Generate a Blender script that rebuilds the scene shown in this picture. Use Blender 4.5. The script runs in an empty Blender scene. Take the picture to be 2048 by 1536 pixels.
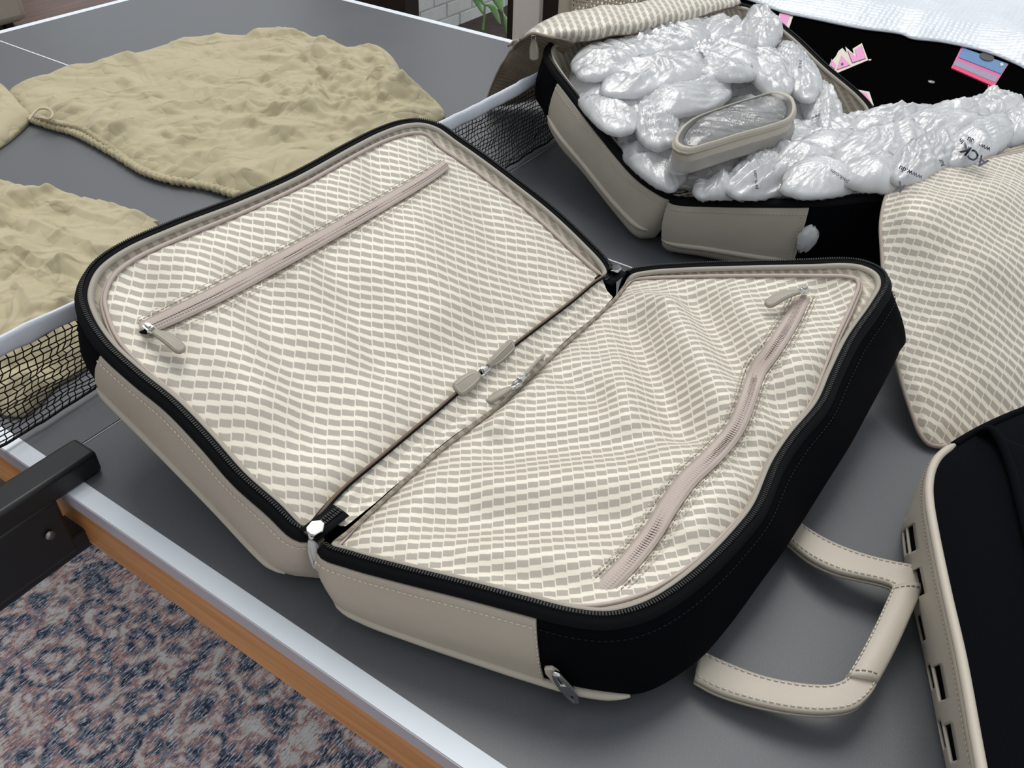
import bpy, math, random
import numpy as np
from mathutils import Vector, noise

# ------------------------------------------------------------------ camera, world, light
SC = bpy.context.scene
COL = SC.collection
CAMPOS = np.array([-0.26497569, -0.76583514, 0.67523186])
EUL = (0.87914898, -0.03415348, -0.98326448)
FPX = 1696.341
cam_data = bpy.data.cameras.new('camera')
cam_data.sensor_fit = 'HORIZONTAL'
cam_data.sensor_width = 36.0
cam_data.lens = FPX / 2048 * 36.0
cam_data.clip_start = 0.02
cam = bpy.data.objects.new('camera', cam_data)
cam.location = CAMPOS
cam.rotation_euler = EUL
COL.objects.link(cam)
SC.camera = cam

world = bpy.data.worlds.new('overcast_sky')
SC.world = world
world.use_nodes = True
wn = world.node_tree.nodes
bg = wn['Background']
bg.inputs['Color'].default_value = (0.89, 0.945, 1.0, 1)
bg.inputs['Strength'].default_value = 0.74

sun_d = bpy.data.lights.new('hazy_sun', 'SUN')
sun_d.energy = 1.8
sun_d.angle = math.radians(34)
sun_d.color = (1.0, 0.97, 0.92)
sun = bpy.data.objects.new('hazy_sun', sun_d)
sun.rotation_euler = Vector((-0.52, -0.36, -1.0)).to_track_quat('-Z', 'Y').to_euler()
COL.objects.link(sun)

SC.view_settings.view_transform = 'Standard'
SC.view_settings.look = 'None'
SC.view_settings.gamma = 1.0
SC.view_settings.use_curve_mapping = False
SC.view_settings.exposure = 0.05

FLOOR = -0.76          # the table top is z = 0

# ------------------------------------------------------------------ helpers: geometry
def _rot(e):
    a, b, c = e
    Rx = np.array([[1, 0, 0], [0, math.cos(a), -math.sin(a)], [0, math.sin(a), math.cos(a)]])
    Ry = np.array([[math.cos(b), 0, math.sin(b)], [0, 1, 0], [-math.sin(b), 0, math.cos(b)]])
    Rz = np.array([[math.cos(c), -math.sin(c), 0], [math.sin(c), math.cos(c), 0], [0, 0, 1]])
    return Rz @ Ry @ Rx
RM = _rot(EUL)

def ray(px, py):
    return RM @ np.array([(px - 1024) / FPX, -(py - 768) / FPX, -1.0])

def W(px, py, z=0.0):
    """measured point of the photograph at height z -> world"""
    d = ray(px, py)
    return CAMPOS + d * ((z - CAMPOS[2]) / d[2])

def WX(px, py, x):
    d = ray(px, py)
    return CAMPOS + d * ((x - CAMPOS[0]) / d[0])

def WY(px, py, y):
    d = ray(px, py)
    return CAMPOS + d * ((y - CAMPOS[1]) / d[1])

def WS(px, py, surf, lift=0.0, z0=0.1):
    """point on a height field z = surf(x, y)"""
    z = z0
    for _ in range(14):
        q = W(px, py, z)
        z = 0.5 * z + 0.5 * (surf(q[0], q[1]) + lift)
    q = W(px, py, z)
    q[2] = surf(q[0], q[1]) + lift
    return q

def catmull(P, n, closed=False):
    """resample control points to n points of equal arc length on a smooth curve"""
    P = np.asarray(P, float)
    m = len(P)
    out = []
    segs = m if closed else m - 1
    for i in range(segs):
        if closed:
            a, b, c, d = P[(i - 1) % m], P[i], P[(i + 1) % m], P[(i + 2) % m]
        else:
            b, c = P[i], P[i + 1]
            a = P[i - 1] if i > 0 else 2 * b - c
            d = P[i + 2] if i + 2 < m else 2 * c - b
        # centripetal
        def tj(ti, p, q): return ti + max(np.linalg.norm((q - p)[:3]), 1e-6) ** 0.5
        t0 = 0.0; t1 = tj(t0, a, b); t2 = tj(t1, b, c); t3 = tj(t2, c, d)
        for k in range(16):
            t = t1 + (t2 - t1) * k / 16
            A1 = (t1 - t) / (t1 - t0) * a + (t - t0) / (t1 - t0) * b
            A2 = (t2 - t) / (t2 - t1) * b + (t - t1) / (t2 - t1) * c
            A3 = (t3 - t) / (t3 - t2) * c + (t - t2) / (t3 - t2) * d
            B1 = (t2 - t) / (t2 - t0) * A1 + (t - t0) / (t2 - t0) * A2
            B2 = (t3 - t) / (t3 - t1) * A2 + (t - t1) / (t3 - t1) * A3
            out.append((t2 - t) / (t2 - t1) * B1 + (t - t1) / (t2 - t1) * B2)
    out.append(P[0] if closed else P[-1])
    out = np.array(out)
    L = np.concatenate([[0], np.cumsum(np.linalg.norm(np.diff(out[:, :3], axis=0), axis=1))])
    s = np.linspace(0, L[-1], n + 1 if closed else n)
    if closed: s = s[:-1]
    return np.stack([np.interp(s, L, out[:, k]) for k in range(out.shape[1])], 1)

def tangents(P, closed=False):
    P = np.asarray(P, float)
    if closed: T = np.roll(P, -1, 0) - np.roll(P, 1, 0)
    else:
        T = np.gradient(P, axis=0)
    return T / np.maximum(np.linalg.norm(T, axis=1, keepdims=True), 1e-9)

class MB:
    def __init__(s): s.v = []; s.f = []; s.uv = []
    def add(s, V, F, UV=None):
        o = len(s.v)
        s.v += [tuple(map(float, q)) for q in V]
        s.f += [tuple(i + o for i in f) for f in F]
        s.uv += ([tuple(q) for q in UV] if UV is not None else [(q[0], q[1]) for q in V])
        return s
    def box(s, lo, hi):
        x0, y0, z0 = lo; x1, y1, z1 = hi
        V = [(x, y, z) for z in (z0, z1) for y in (y0, y1) for x in (x0, x1)]
        return s.add(V, [(0, 2, 3, 1), (4, 5, 7, 6), (0, 1, 5, 4), (2, 6, 7, 3), (0, 4, 6, 2), (1, 3, 7, 5)])
    def obox(s, c, ax, ay, az):
        """box by centre and three half axes"""
        c, ax, ay, az = map(np.asarray, (c, ax, ay, az))
        V = [c + i * ax + j * ay + k * az for k in (-1, 1) for j in (-1, 1) for i in (-1, 1)]
        return s.add(V, [(0, 2, 3, 1), (4, 5, 7, 6), (0, 1, 5, 4), (2, 6, 7, 3), (0, 4, 6, 2), (1, 3, 7, 5)])
    def tube(s, P, r, n=8, closed=False, flat=1.0, up=(0, 0, 1)):
        P = np.asarray(P, float); T = tangents(P, closed)
        m = len(P); r = np.broadcast_to(r, (m,))
        up = np.asarray(up, float)
        V = []
        for i in range(m):
            t = T[i]; a = np.cross(t, up)
            if np.linalg.norm(a) < 1e-3: a = np.cross(t, (1, 0.3, 0))
            a /= np.linalg.norm(a); b = np.cross(a, t)
            for k in range(n):
                th = 2 * math.pi * k / n
                V.append(P[i] + r[i] * (math.cos(th) * a + flat * math.sin(th) * b))
        F = []
        for i in range(m if closed else m - 1):
            j = (i + 1) % m
            for k in range(n):
                l = (k + 1) % n
                F.append((i * n + k, i * n + l, j * n + l, j * n + k))
        if not closed:
            F.append(tuple(range(n - 1, -1, -1))); F.append(tuple((m - 1) * n + k for k in range(n)))
        return s.add(V, F)
    def grid(s, G, UV=None, closed_u=False, flip=False):
        """G[m][n] of points"""
        G = np.asarray(G, float); m, n = G.shape[:2]
        F = []
        for i in range(m if closed_u else m - 1):
            j = (i + 1) % m
            for k in range(n - 1):
                q = (i * n + k, j * n + k, j * n + k + 1, i * n + k + 1)
                F.append(q[::-1] if flip else q)
        return s.add(G.reshape(-1, 3), F, None if UV is None else np.asarray(UV).reshape(-1, 2))
    def ribbon(s, A, B, th, n=5, bulge=0.0, up=None):
        """strap between two edge lines with thickness and a slightly rounded top"""
        A = np.asarray(A, float); B = np.asarray(B, float); m = len(A)
        T = tangents((A + B) / 2)
        G = []; UV = []
        L = 0
        for i in range(m):
            d = B[i] - A[i]
            nrm = np.cross(T[i], d); nrm /= np.linalg.norm(nrm)
            if nrm[2] < 0 and up is None: nrm = -nrm
            if up is not None and np.dot(nrm, up) < 0: nrm = -nrm
            row = []
            for k in range(n):
                t = k / (n - 1)
                row.append(A[i] + d * t + nrm * (th * 0.5 + bulge * (1 - (2 * t - 1) ** 2)))
            for k in range(n):
                t = 1 - k / (n - 1)
                row.append(A[i] + d * t - nrm * th * 0.5)
            row.append(row[0])
            G.append(row)
            if i: L += np.linalg.norm((A[i] + B[i] - A[i - 1] - B[i - 1]) / 2)
            UV.append([(L, k / (2 * n)) for k in range(2 * n + 1)])
        G = np.array(G)
        s.grid(G, UV)
        o = len(s.v) - m * (2 * n + 1)
        s.f.append(tuple(o + k for k in range(2 * n)))
        s.f.append(tuple(o + (m - 1) * (2 * n + 1) + k for k in range(2 * n - 1, -1, -1)))
        return s
    def prism(s, loop, dz):
        """closed loop of points extruded by the vector dz"""
        loop = np.asarray(loop, float); n = len(loop); dz = np.asarray(dz, float)
        V = list(loop) + list(loop + dz)
        F = [tuple(range(n - 1, -1, -1)), tuple(range(n, 2 * n))]
        F += [(i, (i + 1) % n, n + (i + 1) % n, n + i) for i in range(n)]
        return s.add(V, F)

ROOT = {}
def finish(o, parent, smooth_angle, mat, bevel):
    me = o.data
    me.materials.append(mat)
    if smooth_angle is not None:
        me.polygons.foreach_set('use_smooth', [True] * len(me.polygons))
    return o

def part(name, mb, mat, parent=None, smooth=True, bevel=0.0, loc=None, label=None, recalc=True):
    """one mesh object; world coordinates are kept relative to its thing's base"""
    base = np.zeros(3)
    if parent is not None: base = ROOT[parent.name]
    elif loc is not None: base = np.asarray(loc, float)
    me = bpy.data.meshes.new(name)
    V = np.asarray(mb.v, float) - base
    me.from_pydata(V.tolist(), [], mb.f)
    uvl = me.uv_layers.new(name='UVMap')
    li = np.empty(len(me.loops), dtype=np.int32)
    me.loops.foreach_get('vertex_index', li)
    uvl.data.foreach_set('uv', np.asarray(mb.uv, np.float32)[li].ravel())
    if recalc:
        import bmesh
        bm = bmesh.new(); bm.from_mesh(me)
        bmesh.ops.remove_doubles(bm, verts=bm.verts, dist=1e-6)
        bmesh.ops.recalc_face_normals(bm, faces=bm.faces)
        bm.to_mesh(me); bm.free()
    me.polygons.foreach_set('use_smooth', [bool(smooth)] * len(me.polygons))
    me.materials.append(mat)
    if smooth == 'auto':
        me.set_sharp_from_angle(angle=math.radians(38))
    me.update()
    o = bpy.data.objects.new(name, me)
    COL.objects.link(o)
    if parent is not None:
        o.parent = parent
    else:
        o.location = base
    ROOT[o.name] = base
    if bevel:
        b = o.modifiers.new('bevel', 'BEVEL'); b.width = bevel; b.segments = 2; b.limit_method = 'ANGLE'
    if label: o['label'] = label
    return o

def thing(name, loc, label, cat, group=None):
    o = bpy.data.objects.new(name, None)
    o.empty_display_size = 0.05
    o.location = loc
    COL.objects.link(o)
    ROOT[o.name] = np.asarray(loc, float)
    tag(o, label, cat, group)
    return o

def tag(o, label=None, cat=None, group=None, kind=None):
    if label: o['label'] = label
    if cat: o['category'] = cat
    if group: o['group'] = group
    if kind: o['kind'] = kind
    return o

def fbm(x, y, z=0.0, oct=4):
    return noise.fractal(Vector((x, y, z)), 1.0, 2.0, oct)

# ------------------------------------------------------------------ helpers: materials
def lin(r, g, b):
    def f(c):
        c /= 255.0
        return c / 12.92 if c <= 0.04045 else ((c + 0.055) / 1.055) ** 2.4
    return (f(r), f(g), f(b), 1.0)

class NT:
    def __init__(s, name):
        s.m = bpy.data.materials.new(name); s.m.use_nodes = True
        s.t = s.m.node_tree; s.n = s.t.nodes; s.b = s.n['Principled BSDF']; s.out = s.n['Material Output']
    def new(s, typ, **kw):
        nd = s.n.new(typ)
        for k, v in kw.items():
            if hasattr(nd, k) and k not in nd.inputs: setattr(nd, k, v)
            else: nd.inputs[k].default_value = v
        return nd
    def link(s, a, b): s.t.links.new(a, b)
    def val(s, x, sock):
        if isinstance(x, (int, float)): sock.default_value = x
        else: s.link(x, sock)
    def math(s, op, a, b=None, c=None, clamp=False):
        nd = s.n.new('ShaderNodeMath'); nd.operation = op; nd.use_clamp = clamp
        s.val(a, nd.inputs[0])
        if b is not None: s.val(b, nd.inputs[1])
        if c is not None: s.val(c, nd.inputs[2])
        return nd.outputs[0]
    def mix(s, fac, a, b):
        nd = s.n.new('ShaderNodeMix'); nd.data_type = 'RGBA'
        s.val(fac, nd.inputs[0])
        for x, k in ((a, 6), (b, 7)):
            if isinstance(x, tuple): nd.inputs[k].default_value = x
            else: s.link(x, nd.inputs[k])
        return nd.outputs[2]
    def ramp(s, fac, stops, interp='LINEAR'):
        nd = s.n.new('ShaderNodeValToRGB'); cr = nd.color_ramp; cr.interpolation = interp
        while len(cr.elements) < len(stops): cr.elements.new(0.5)
        for e, (p, c) in zip(cr.elements, stops): e.position = p; e.color = c
        s.link(fac, nd.inputs[0])
        return nd.outputs[0]
    def coord(s, which='Object', scale=(1, 1, 1), rot=(0, 0, 0)):
        tc = s.n.new('ShaderNodeTexCoord'); mp = s.n.new('ShaderNodeMapping')
        mp.inputs['Scale'].default_value = scale; mp.inputs['Rotation'].default_value = rot
        s.link(tc.outputs[which], mp.inputs['Vector']); return mp.outputs[0]
    def noise(s, vec, scale, detail=3, rough=0.55, out='Fac'):
        nd = s.n.new('ShaderNodeTexNoise'); nd.inputs['Scale'].default_value = scale
        nd.inputs['Detail'].default_value = detail; nd.inputs['Roughness'].default_value = rough
        s.link(vec, nd.inputs['Vector']); return nd.outputs[out]
    def bump(s, h, strength, dist=0.001):
        nd = s.n.new('ShaderNodeBump'); nd.inputs['Strength'].default_value = strength
        nd.inputs['Distance'].default_value = dist
        s.link(h, nd.inputs['Height']); s.link(nd.outputs[0], s.b.inputs['Normal']); return nd
    def set(s, **kw):
        for k, v in kw.items():
            s.b.inputs[k.replace('_', ' ')].default_value = v
        return s

def plain(name, rgb, rough=0.5, metal=0.0, var=0.06, scale=40, bump=0.0, bscale=300, spec=0.5):
    t = NT(name); v = t.coord('Object')
    c = lin(*rgb)
    lo = tuple(x * (1 - var) for x in c[:3]) + (1,); hi = tuple(min(1, x * (1 + var)) for x in c[:3]) + (1,)
    t.link(t.mix(t.noise(v, scale), lo, hi), t.b.inputs['Base Color'])
    t.set(Roughness=rough, Metallic=metal)
    t.b.inputs['Specular IOR Level'].default_value = spec
    if bump: t.bump(t.noise(v, bscale, 4), bump, 0.0006)
    return t.m

M = {}
M['leather'] = plain('taupe_leather', (186, 177, 163), 0.52, var=0.05, scale=18, bump=0.35, bscale=700, spec=0.4)
M['leather_pull'] = plain('grey_taupe_leather', (160, 153, 141), 0.55, var=0.06, scale=60, bump=0.3, bscale=900, spec=0.35)
M['thread'] = plain('cream_thread', (214, 206, 190), 0.7)
M['dark_thread'] = plain('brown_thread', (150, 138, 120), 0.7)
M['zip_black'] = plain('black_zip_tape', (11, 12, 15), 0.75, var=0.15, scale=300, bump=0.3, bscale=1500, spec=0.12)
M['teeth_black'] = plain('black_zip_teeth', (10, 11, 14), 0.45, spec=0.25)
M['zip_taupe'] = plain('taupe_zip_tape', (186, 172, 163), 0.65, var=0.05, scale=200, bump=0.3, bscale=1600, spec=0.3)
M['teeth_taupe'] = plain('taupe_zip_teeth', (180, 166, 157), 0.5)
M['piping'] = plain('taupe_piping', (168, 154, 142), 0.6, bump=0.2)
M['seam'] = plain('brown_seam_tape', (116, 98, 86), 0.8, spec=0.2)
M['plaster'] = plain('pale_plaster', (190, 184, 174), 0.9, var=0.04, scale=8)
M['chrome'] = plain('polished_nickel', (206, 206, 204), 0.12, 1.0, var=0.03)
M['dark_gap'] = plain('dark_slit', (20, 17, 15), 0.9, spec=0.1)
M['white_line'] = plain('white_line_paint', (226, 232, 238), 0.5, var=0.02, spec=0.3)
M['edge_band'] = plain('grey_edge_band', (176, 172, 180), 0.55, var=0.04)
M['black_metal'] = plain('black_powder_coat', (20, 21, 23), 0.42, var=0.1, bump=0.1, bscale=500)
M['net_tape'] = plain('white_net_tape', (214, 218, 226), 0.7, var=0.05, scale=80, bump=0.4, bscale=900)
M['net_cord'] = plain('black_net_cord', (28, 24, 24), 0.8, spec=0.2)
M['cord'] = plain('cream_cord', (196, 184, 158), 0.8, bump=0.3)
M['print_ink'] = plain('navy_ink', (38, 38, 62), 0.5)
M['cream_paint'] = plain('cream_paint', (244, 238, 230), 0.5)
M['dark_frame'] = plain('dark_brown_frame', (34, 25, 22), 0.45)
M['soil'] = plain('dark_soil', (74, 62, 58), 0.95, var=0.5, scale=25, bump=1.0, bscale=60)
M['leaf'] = plain('green_leaf', (150, 198, 130), 0.5, var=0.2, scale=30)
M['cane'] = plain('cane', (206, 196, 178), 0.6)
M['ottoman'] = plain('cream_upholstery', (188, 180, 166), 0.85, bump=0.4, bscale=400)
M['steel'] = plain('steel_screw', (150, 150, 150), 0.3, 1.0)
M['pink'] = plain('pink_ink', (226, 140, 190), 0.4, var=0.02)
M['cream_ink'] = plain('cream_ink', (214, 205, 190), 0.4, var=0.02)
M['black_ink'] = plain('black_ink', (12, 12, 12), 0.4)
M['card_blue'] = plain('blue_card', (72, 120, 170), 0.35, var=0.12, scale=60)
M['card_grey'] = plain('grey_blue_card', (140, 134, 160), 0.35, var=0.15, scale=90)
M['card_pink'] = plain('rose_card', (206, 84, 140), 0.35, var=0.1, scale=90)
M['card_red'] = plain('crimson_card', (222, 24, 92), 0.4)
M['tray'] = plain('grey_tray', (150, 148, 144), 0.35)
M['tray_dark'] = plain('dark_grey_rim', (84, 82, 80), 0.3)

def black_fabric():
    t = NT('black_canvas'); v = t.coord('Object')
    t.link(t.mix(t.noise(v, 900, 2), lin(5, 6, 9), lin(11, 12, 16)), t.b.inputs['Base Color'])
    t.set(Roughness=0.95); t.b.inputs['Specular IOR Level'].default_value = 0.06
    t.bump(t.noise(v, 1400, 3), 0.4, 0.0006); return t.m
M['black'] = black_fabric()

def lining(name, light, dark, rough_l, rough_d, pu=0.0108, pv=0.0106):
    """satin woven lining: broad light bands crossed by fine light lines (UV in metres)"""
    t = NT(name)
    tc = t.n.new('ShaderNodeTexCoord'); uv = tc.outputs['UV']
    sp = t.n.new('ShaderNodeSeparateXYZ'); t.link(uv, sp.inputs[0])
    u, v = sp.outputs[0], sp.outputs[1]
    wob = t.noise(uv, 420, 3)
    slow = t.noise(uv, 34, 2)
    un = t.math('DIVIDE', u, pu); vn = t.math('DIVIDE', v, pv)
    uf = t.math('FRACT', un)
    # bands step slightly at every cell, like the woven checks
    vv = t.math('ADD', vn, t.math('MULTIPLY', t.math('SUBTRACT', uf, 0.5), 0.12))
    vv = t.math('ADD', vv, t.math('MULTIPLY', t.math('SUBTRACT', slow, 0.5), 0.14))
    vv = t.math('ADD', vv, t.math('MULTIPLY', t.math('SUBTRACT', wob, 0.5), 0.12))
    vf = t.math('PINGPONG', vv, 0.5)                      # 0..0.5
    band = t.math('MULTIPLY_ADD', t.math('SUBTRACT', vf, 0.29), 12.0, 0.5, clamp=True)
    uu = t.math('ADD', un, t.math('MULTIPLY', t.math('SUBTRACT', t.noise(uv, 60, 2), 0.5), 0.05))
    lf = t.math('PINGPONG', uu, 0.5)
    line = t.math('SUBTRACT', 1.0, t.math('MULTIPLY_ADD', t.math('SUBTRACT', lf, 0.05), 26.0, 0.5, clamp=True))
    f = t.math('MAXIMUM', band, t.math('MULTIPLY', line, 0.85))
    t.link(t.mix(f, dark, light), t.b.inputs['Base Color'])
    t.link(t.math('MULTIPLY_ADD', f, rough_l - rough_d, rough_d), t.b.inputs['Roughness'])
    t.b.inputs['Specular IOR Level'].default_value = 0.5
    t.b.inputs['Sheen Weight'].default_value = 0.25
    t.b.inputs['Sheen Roughness'].default_value = 0.4
    wv = t.noise(uv, 1500, 2)
    h = t.math('ADD', t.math('MULTIPLY', wv, 0.5), t.math('MULTIPLY', f, 0.5))
    t.bump(h, 0.25, 0.0008)
    return t.m
M['lining'] = lining('satin_lining', lin(224, 216, 199), lin(168, 160, 148), 0.40, 0.55)
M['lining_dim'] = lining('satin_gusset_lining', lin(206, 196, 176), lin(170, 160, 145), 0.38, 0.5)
M['lining_back_shaded'] = lining('shaded_lining_reverse', lin(150, 136, 116), lin(128, 114, 96), 0.6, 0.7)  # underside of the lining, its shade put into the darker colours

def khaki(name, c0, c1):
    t = NT(name); v = t.coord('Object')
    t.link(t.mix(t.noise(v, 14, 4), lin(*c0), lin(*c1)), t.b.inputs['Base Color'])
    t.set(Roughness=0.88); t.b.inputs['Specular IOR Level'].default_value = 0.2
    t.b.inputs['Sheen Weight'].default_value = 0.15
    def crease(scale, detail):
        return t.math('POWER', t.math('ABSOLUTE', t.math('MULTIPLY', t.math('SUBTRACT', t.noise(v, scale, detail, 0.4), 0.5), 4.0), clamp=True), 0.55)
    h = t.math('ADD', t.math('MULTIPLY', t.noise(v, 1300, 2), 0.04), t.math('ADD', crease(11, 1), t.math('MULTIPLY', crease(27, 1), 0.45)))
    t.bump(h, 0.5, 0.008); return t.m
M['khaki'] = khaki('khaki_cotton', (176, 165, 134), (188, 177, 147))

def table_top():
    t = NT('grey_playing_surface'); v = t.coord('Object')
    c = t.mix(t.noise(v, 500, 3), lin(79, 81, 85), lin(93, 95, 99))
    t.link(c, t.b.inputs['Base Color'])
    t.link(t.math('MULTIPLY_ADD', t.noise(v, 6, 3), 0.08, 0.36), t.b.inputs['Roughness'])
    t.b.inputs['Specular IOR Level'].default_value = 0.5
    t.bump(t.noise(v, 900, 3), 0.16, 0.0005); return t.m
M['table'] = table_top()

def wood_rail():
    t = NT('orange_wood_rail'); v = t.coord('Object', (120, 5, 120))
    t.link(t.ramp(t.noise(v, 1.0, 5), [(0.3, lin(176, 118, 62)), (0.7, lin(208, 150, 90))]), t.b.inputs['Base Color'])
    t.set(Roughness=0.55); return t.m
M['wood_rail'] = wood_rail()

def rug_mat():
    t = NT('persian_style_rug')
    v = t.coord('Object')
    warp = t.noise(v, 14, 3, out='Color')
    vm = t.n.new('ShaderNodeVectorMath'); vm.operation = 'MULTIPLY_ADD'
    t.link(warp, vm.inputs[0]); vm.inputs[1].default_value = (0.05, 0.05, 0); t.link(v, vm.inputs[2])
    def rings(scale, freq, rnd):
        vo = t.n.new('ShaderNodeTexVoronoi'); vo.inputs['Scale'].default_value = scale; t.link(vm.outputs[0], vo.inputs['Vector'])
        vo.inputs['Randomness'].default_value = rnd
        return t.math('SINE', t.math('MULTIPLY', vo.outputs['Distance'], freq)), vo.outputs['Color']
    ring, cellc = rings(11.0, 17.0, 0.7)
    r2, cell2 = rings(30.0, 12.0, 1.0)
    hue = t.noise(v, 22, 3)
    # short worn strokes of pile running along the warp
    thr = t.noise(t.coord('Object', (55, 300, 1), (0, 0, 0.10)), 1.0, 4, 0.85)
    spk = t.noise(t.coord('Object', (160, 520, 1), (0, 0, 0.10)), 1.0, 3, 0.8)
    f = t.math('MULTIPLY_ADD', ring, 0.17, 0.5)
    f = t.math('MULTIPLY_ADD', r2, 0.13, f)
    f = t.math('ADD', f, t.math('MULTIPLY', t.math('SUBTRACT', hue, 0.5), 0.5))
    f = t.math('ADD', f, t.math('MULTIPLY', t.math('SUBTRACT', spk, 0.5), 0.8))
    base = t.ramp(f, [(0.30, lin(56, 68, 94)), (0.42, lin(124, 142, 166)), (0.49, lin(176, 146, 148)),
                      (0.58, lin(206, 142, 132)), (0.66, lin(226, 206, 198)), (0.82, lin(244, 240, 238))])
    pale = t.mix(t.math('MULTIPLY', t.math('SUBTRACT', thr, 0.52), 14.0, clamp=True), base, lin(248, 248, 250))
    dark = t.mix(t.math('MULTIPLY', t.math('SUBTRACT', 0.44, thr), 14.0, clamp=True), pale, lin(62, 70, 88))
    t.link(dark, t.b.inputs['Base Color'])
    t.set(Roughness=0.95); t.b.inputs['Specular IOR Level'].default_value = 0.1
    t.bump(thr, 0.5, 0.002); return t.m
M['rug'] = rug_mat()

def floor_mat():
    t = NT('dark_wood_floor'); v = t.coord('Object', (3, 40, 1))
    t.link(t.ramp(t.noise(v, 1.0, 5), [(0.3, lin(62, 40, 32)), (0.7, lin(96, 66, 54))]), t.b.inputs['Base Color'])
    t.set(Roughness=0.5); return t.m
M['floor'] = floor_mat()

def film(name, tr, tint, rough=0.12, milk=0.35):
    """thin polythene: lets light through, glints, and hazes white"""
    t = NT(name); t.n.remove(t.b)
    v = t.coord('Object')
    tp = t.n.new('ShaderNodeBsdfTransparent'); tp.inputs[0].default_value = (0.97, 0.98, 1, 1)
    df = t.n.new('ShaderNodeBsdfDiffuse'); df.inputs[0].default_value = tint
    tl = t.n.new('ShaderNodeBsdfTranslucent'); tl.inputs[0].default_value = tint
    gl = t.n.new('ShaderNodeBsdfGlossy'); gl.inputs['Roughness'].default_value = rough
    bp = t.n.new('ShaderNodeBump'); bp.inputs['Strength'].default_value = 0.55; bp.inputs['Distance'].default_value = 0.004
    t.link(t.noise(v, 95, 4, 0.6), bp.inputs['Height'])
    t.link(bp.outputs[0], gl.inputs['Normal'])
    m1 = t.n.new('ShaderNodeMixShader'); m1.inputs[0].default_value = milk
    t.link(df.outputs[0], m1.inputs[1]); t.link(tl.outputs[0], m1.inputs[2])
    m2 = t.n.new('ShaderNodeMixShader')
    f = t.math('MULTIPLY_ADD', t.noise(v, 22, 3), 0.35, tr - 0.17, clamp=True)
    t.link(f, m2.inputs[0]); t.link(m1.outputs[0], m2.inputs[1]); t.link(tp.outputs[0], m2.inputs[2])
    fr = t.n.new('ShaderNodeFresnel'); fr.inputs['IOR'].default_value = 1.5
    t.link(bp.outputs[0], fr.inputs['Normal'])
    m3 = t.n.new('ShaderNodeMixShader')
    t.link(t.math('MULTIPLY_ADD', fr.outputs[0], 1.3, 0.03, clamp=True), m3.inputs[0])
    t.link(m2.outputs[0], m3.inputs[1]); t.link(gl.outputs[0], m3.inputs[2])
    t.link(m3.outputs[0], t.out.inputs['Surface'])
    return t.m
M['film'] = film('clear_air_pillow_film', 0.20, (0.97, 0.975, 0.985, 1))
M['film_white'] = film('milky_air_pillow_film', 0.14, (0.97, 0.975, 0.985, 1))
M['wrap'] = film('clear_shrink_wrap', 0.92, (0.9, 0.92, 0.95, 1), 0.06)

def bubble():
    t = NT('bubble_wrap'); v = t.coord('Object')
    vo = t.n.new('ShaderNodeTexVoronoi'); vo.inputs['Scale'].default_value = 75; vo.inputs['Randomness'].default_value = 0.25
    t.link(v, vo.inputs['Vector'])
    t.link(t.mix(t.noise(v, 5, 3), lin(206, 212, 220), lin(226, 230, 236)), t.b.inputs['Base Color'])
    t.set(Roughness=0.3); t.b.inputs['Subsurface Weight'].default_value = 0.0
    t.bump(t.math('SUBTRACT', 1.0, vo.outputs['Distance']), 0.5, 0.004); return t.m
M['bubble'] = bubble()

def painted_brick():
    t = NT('white_painted_brick'); v = t.coord('Object')
    t.link(t.mix(t.math('MULTIPLY_ADD', t.noise(v, 9, 5), 2.0, -0.6, clamp=True), lin(226, 227, 222), lin(242, 243, 240)), t.b.inputs['Base Color'])
    t.set(Roughness=0.85); t.bump(t.noise(v, 60, 4), 0.5, 0.004); return t.m
M['brick'] = painted_brick()
M['mortar'] = plain('painted_mortar', (222, 222, 218), 0.9)
def glossy_black():
    t = NT('black_glass_top'); v = t.coord('Object')
    t.link(t.mix(t.noise(v, 4, 2), lin(4, 4, 5), lin(7, 6, 6)), t.b.inputs['Base Color'])
    t.set(Roughness=0.8); t.b.inputs['Specular IOR Level'].default_value = 0.0; return t.m
M['glass_top'] = glossy_black()
M['cabinet'] = plain('black_laminate', (26, 25, 22), 0.6)

# ------------------------------------------------------------------ the setting
floor = part('floor', MB().box((-2.6, -3.2, FLOOR - 0.05), (3.05, 5.1, FLOOR)), M['floor'], smooth=False)
tag(floor, 'dark brown wooden floor under the table and rug', kind='structure')

rug = part('area_rug', MB().box((-1.75, -2.3, FLOOR), (0.75, 0.75, FLOOR + 0.008)), M['rug'], smooth=False, bevel=0.003, loc=(-0.5, -0.8, FLOOR))
tag(rug, 'distressed rug with faded navy and rust pattern beside the table', 'rug')

for nm, lo, hi, lb in (('wall_rear', (-2.7, -3.2, FLOOR), (-2.6, 5.1, 1.74), 'pale plaster wall at the back of the room'),
                       ('wall_left', (-2.6, 5.0, FLOOR), (2.9, 5.1, 1.74), 'pale plaster wall past the table end')):
    o = part(nm, MB().box(lo, hi), M['plaster'], smooth=False); tag(o, lb, kind='structure')

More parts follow.
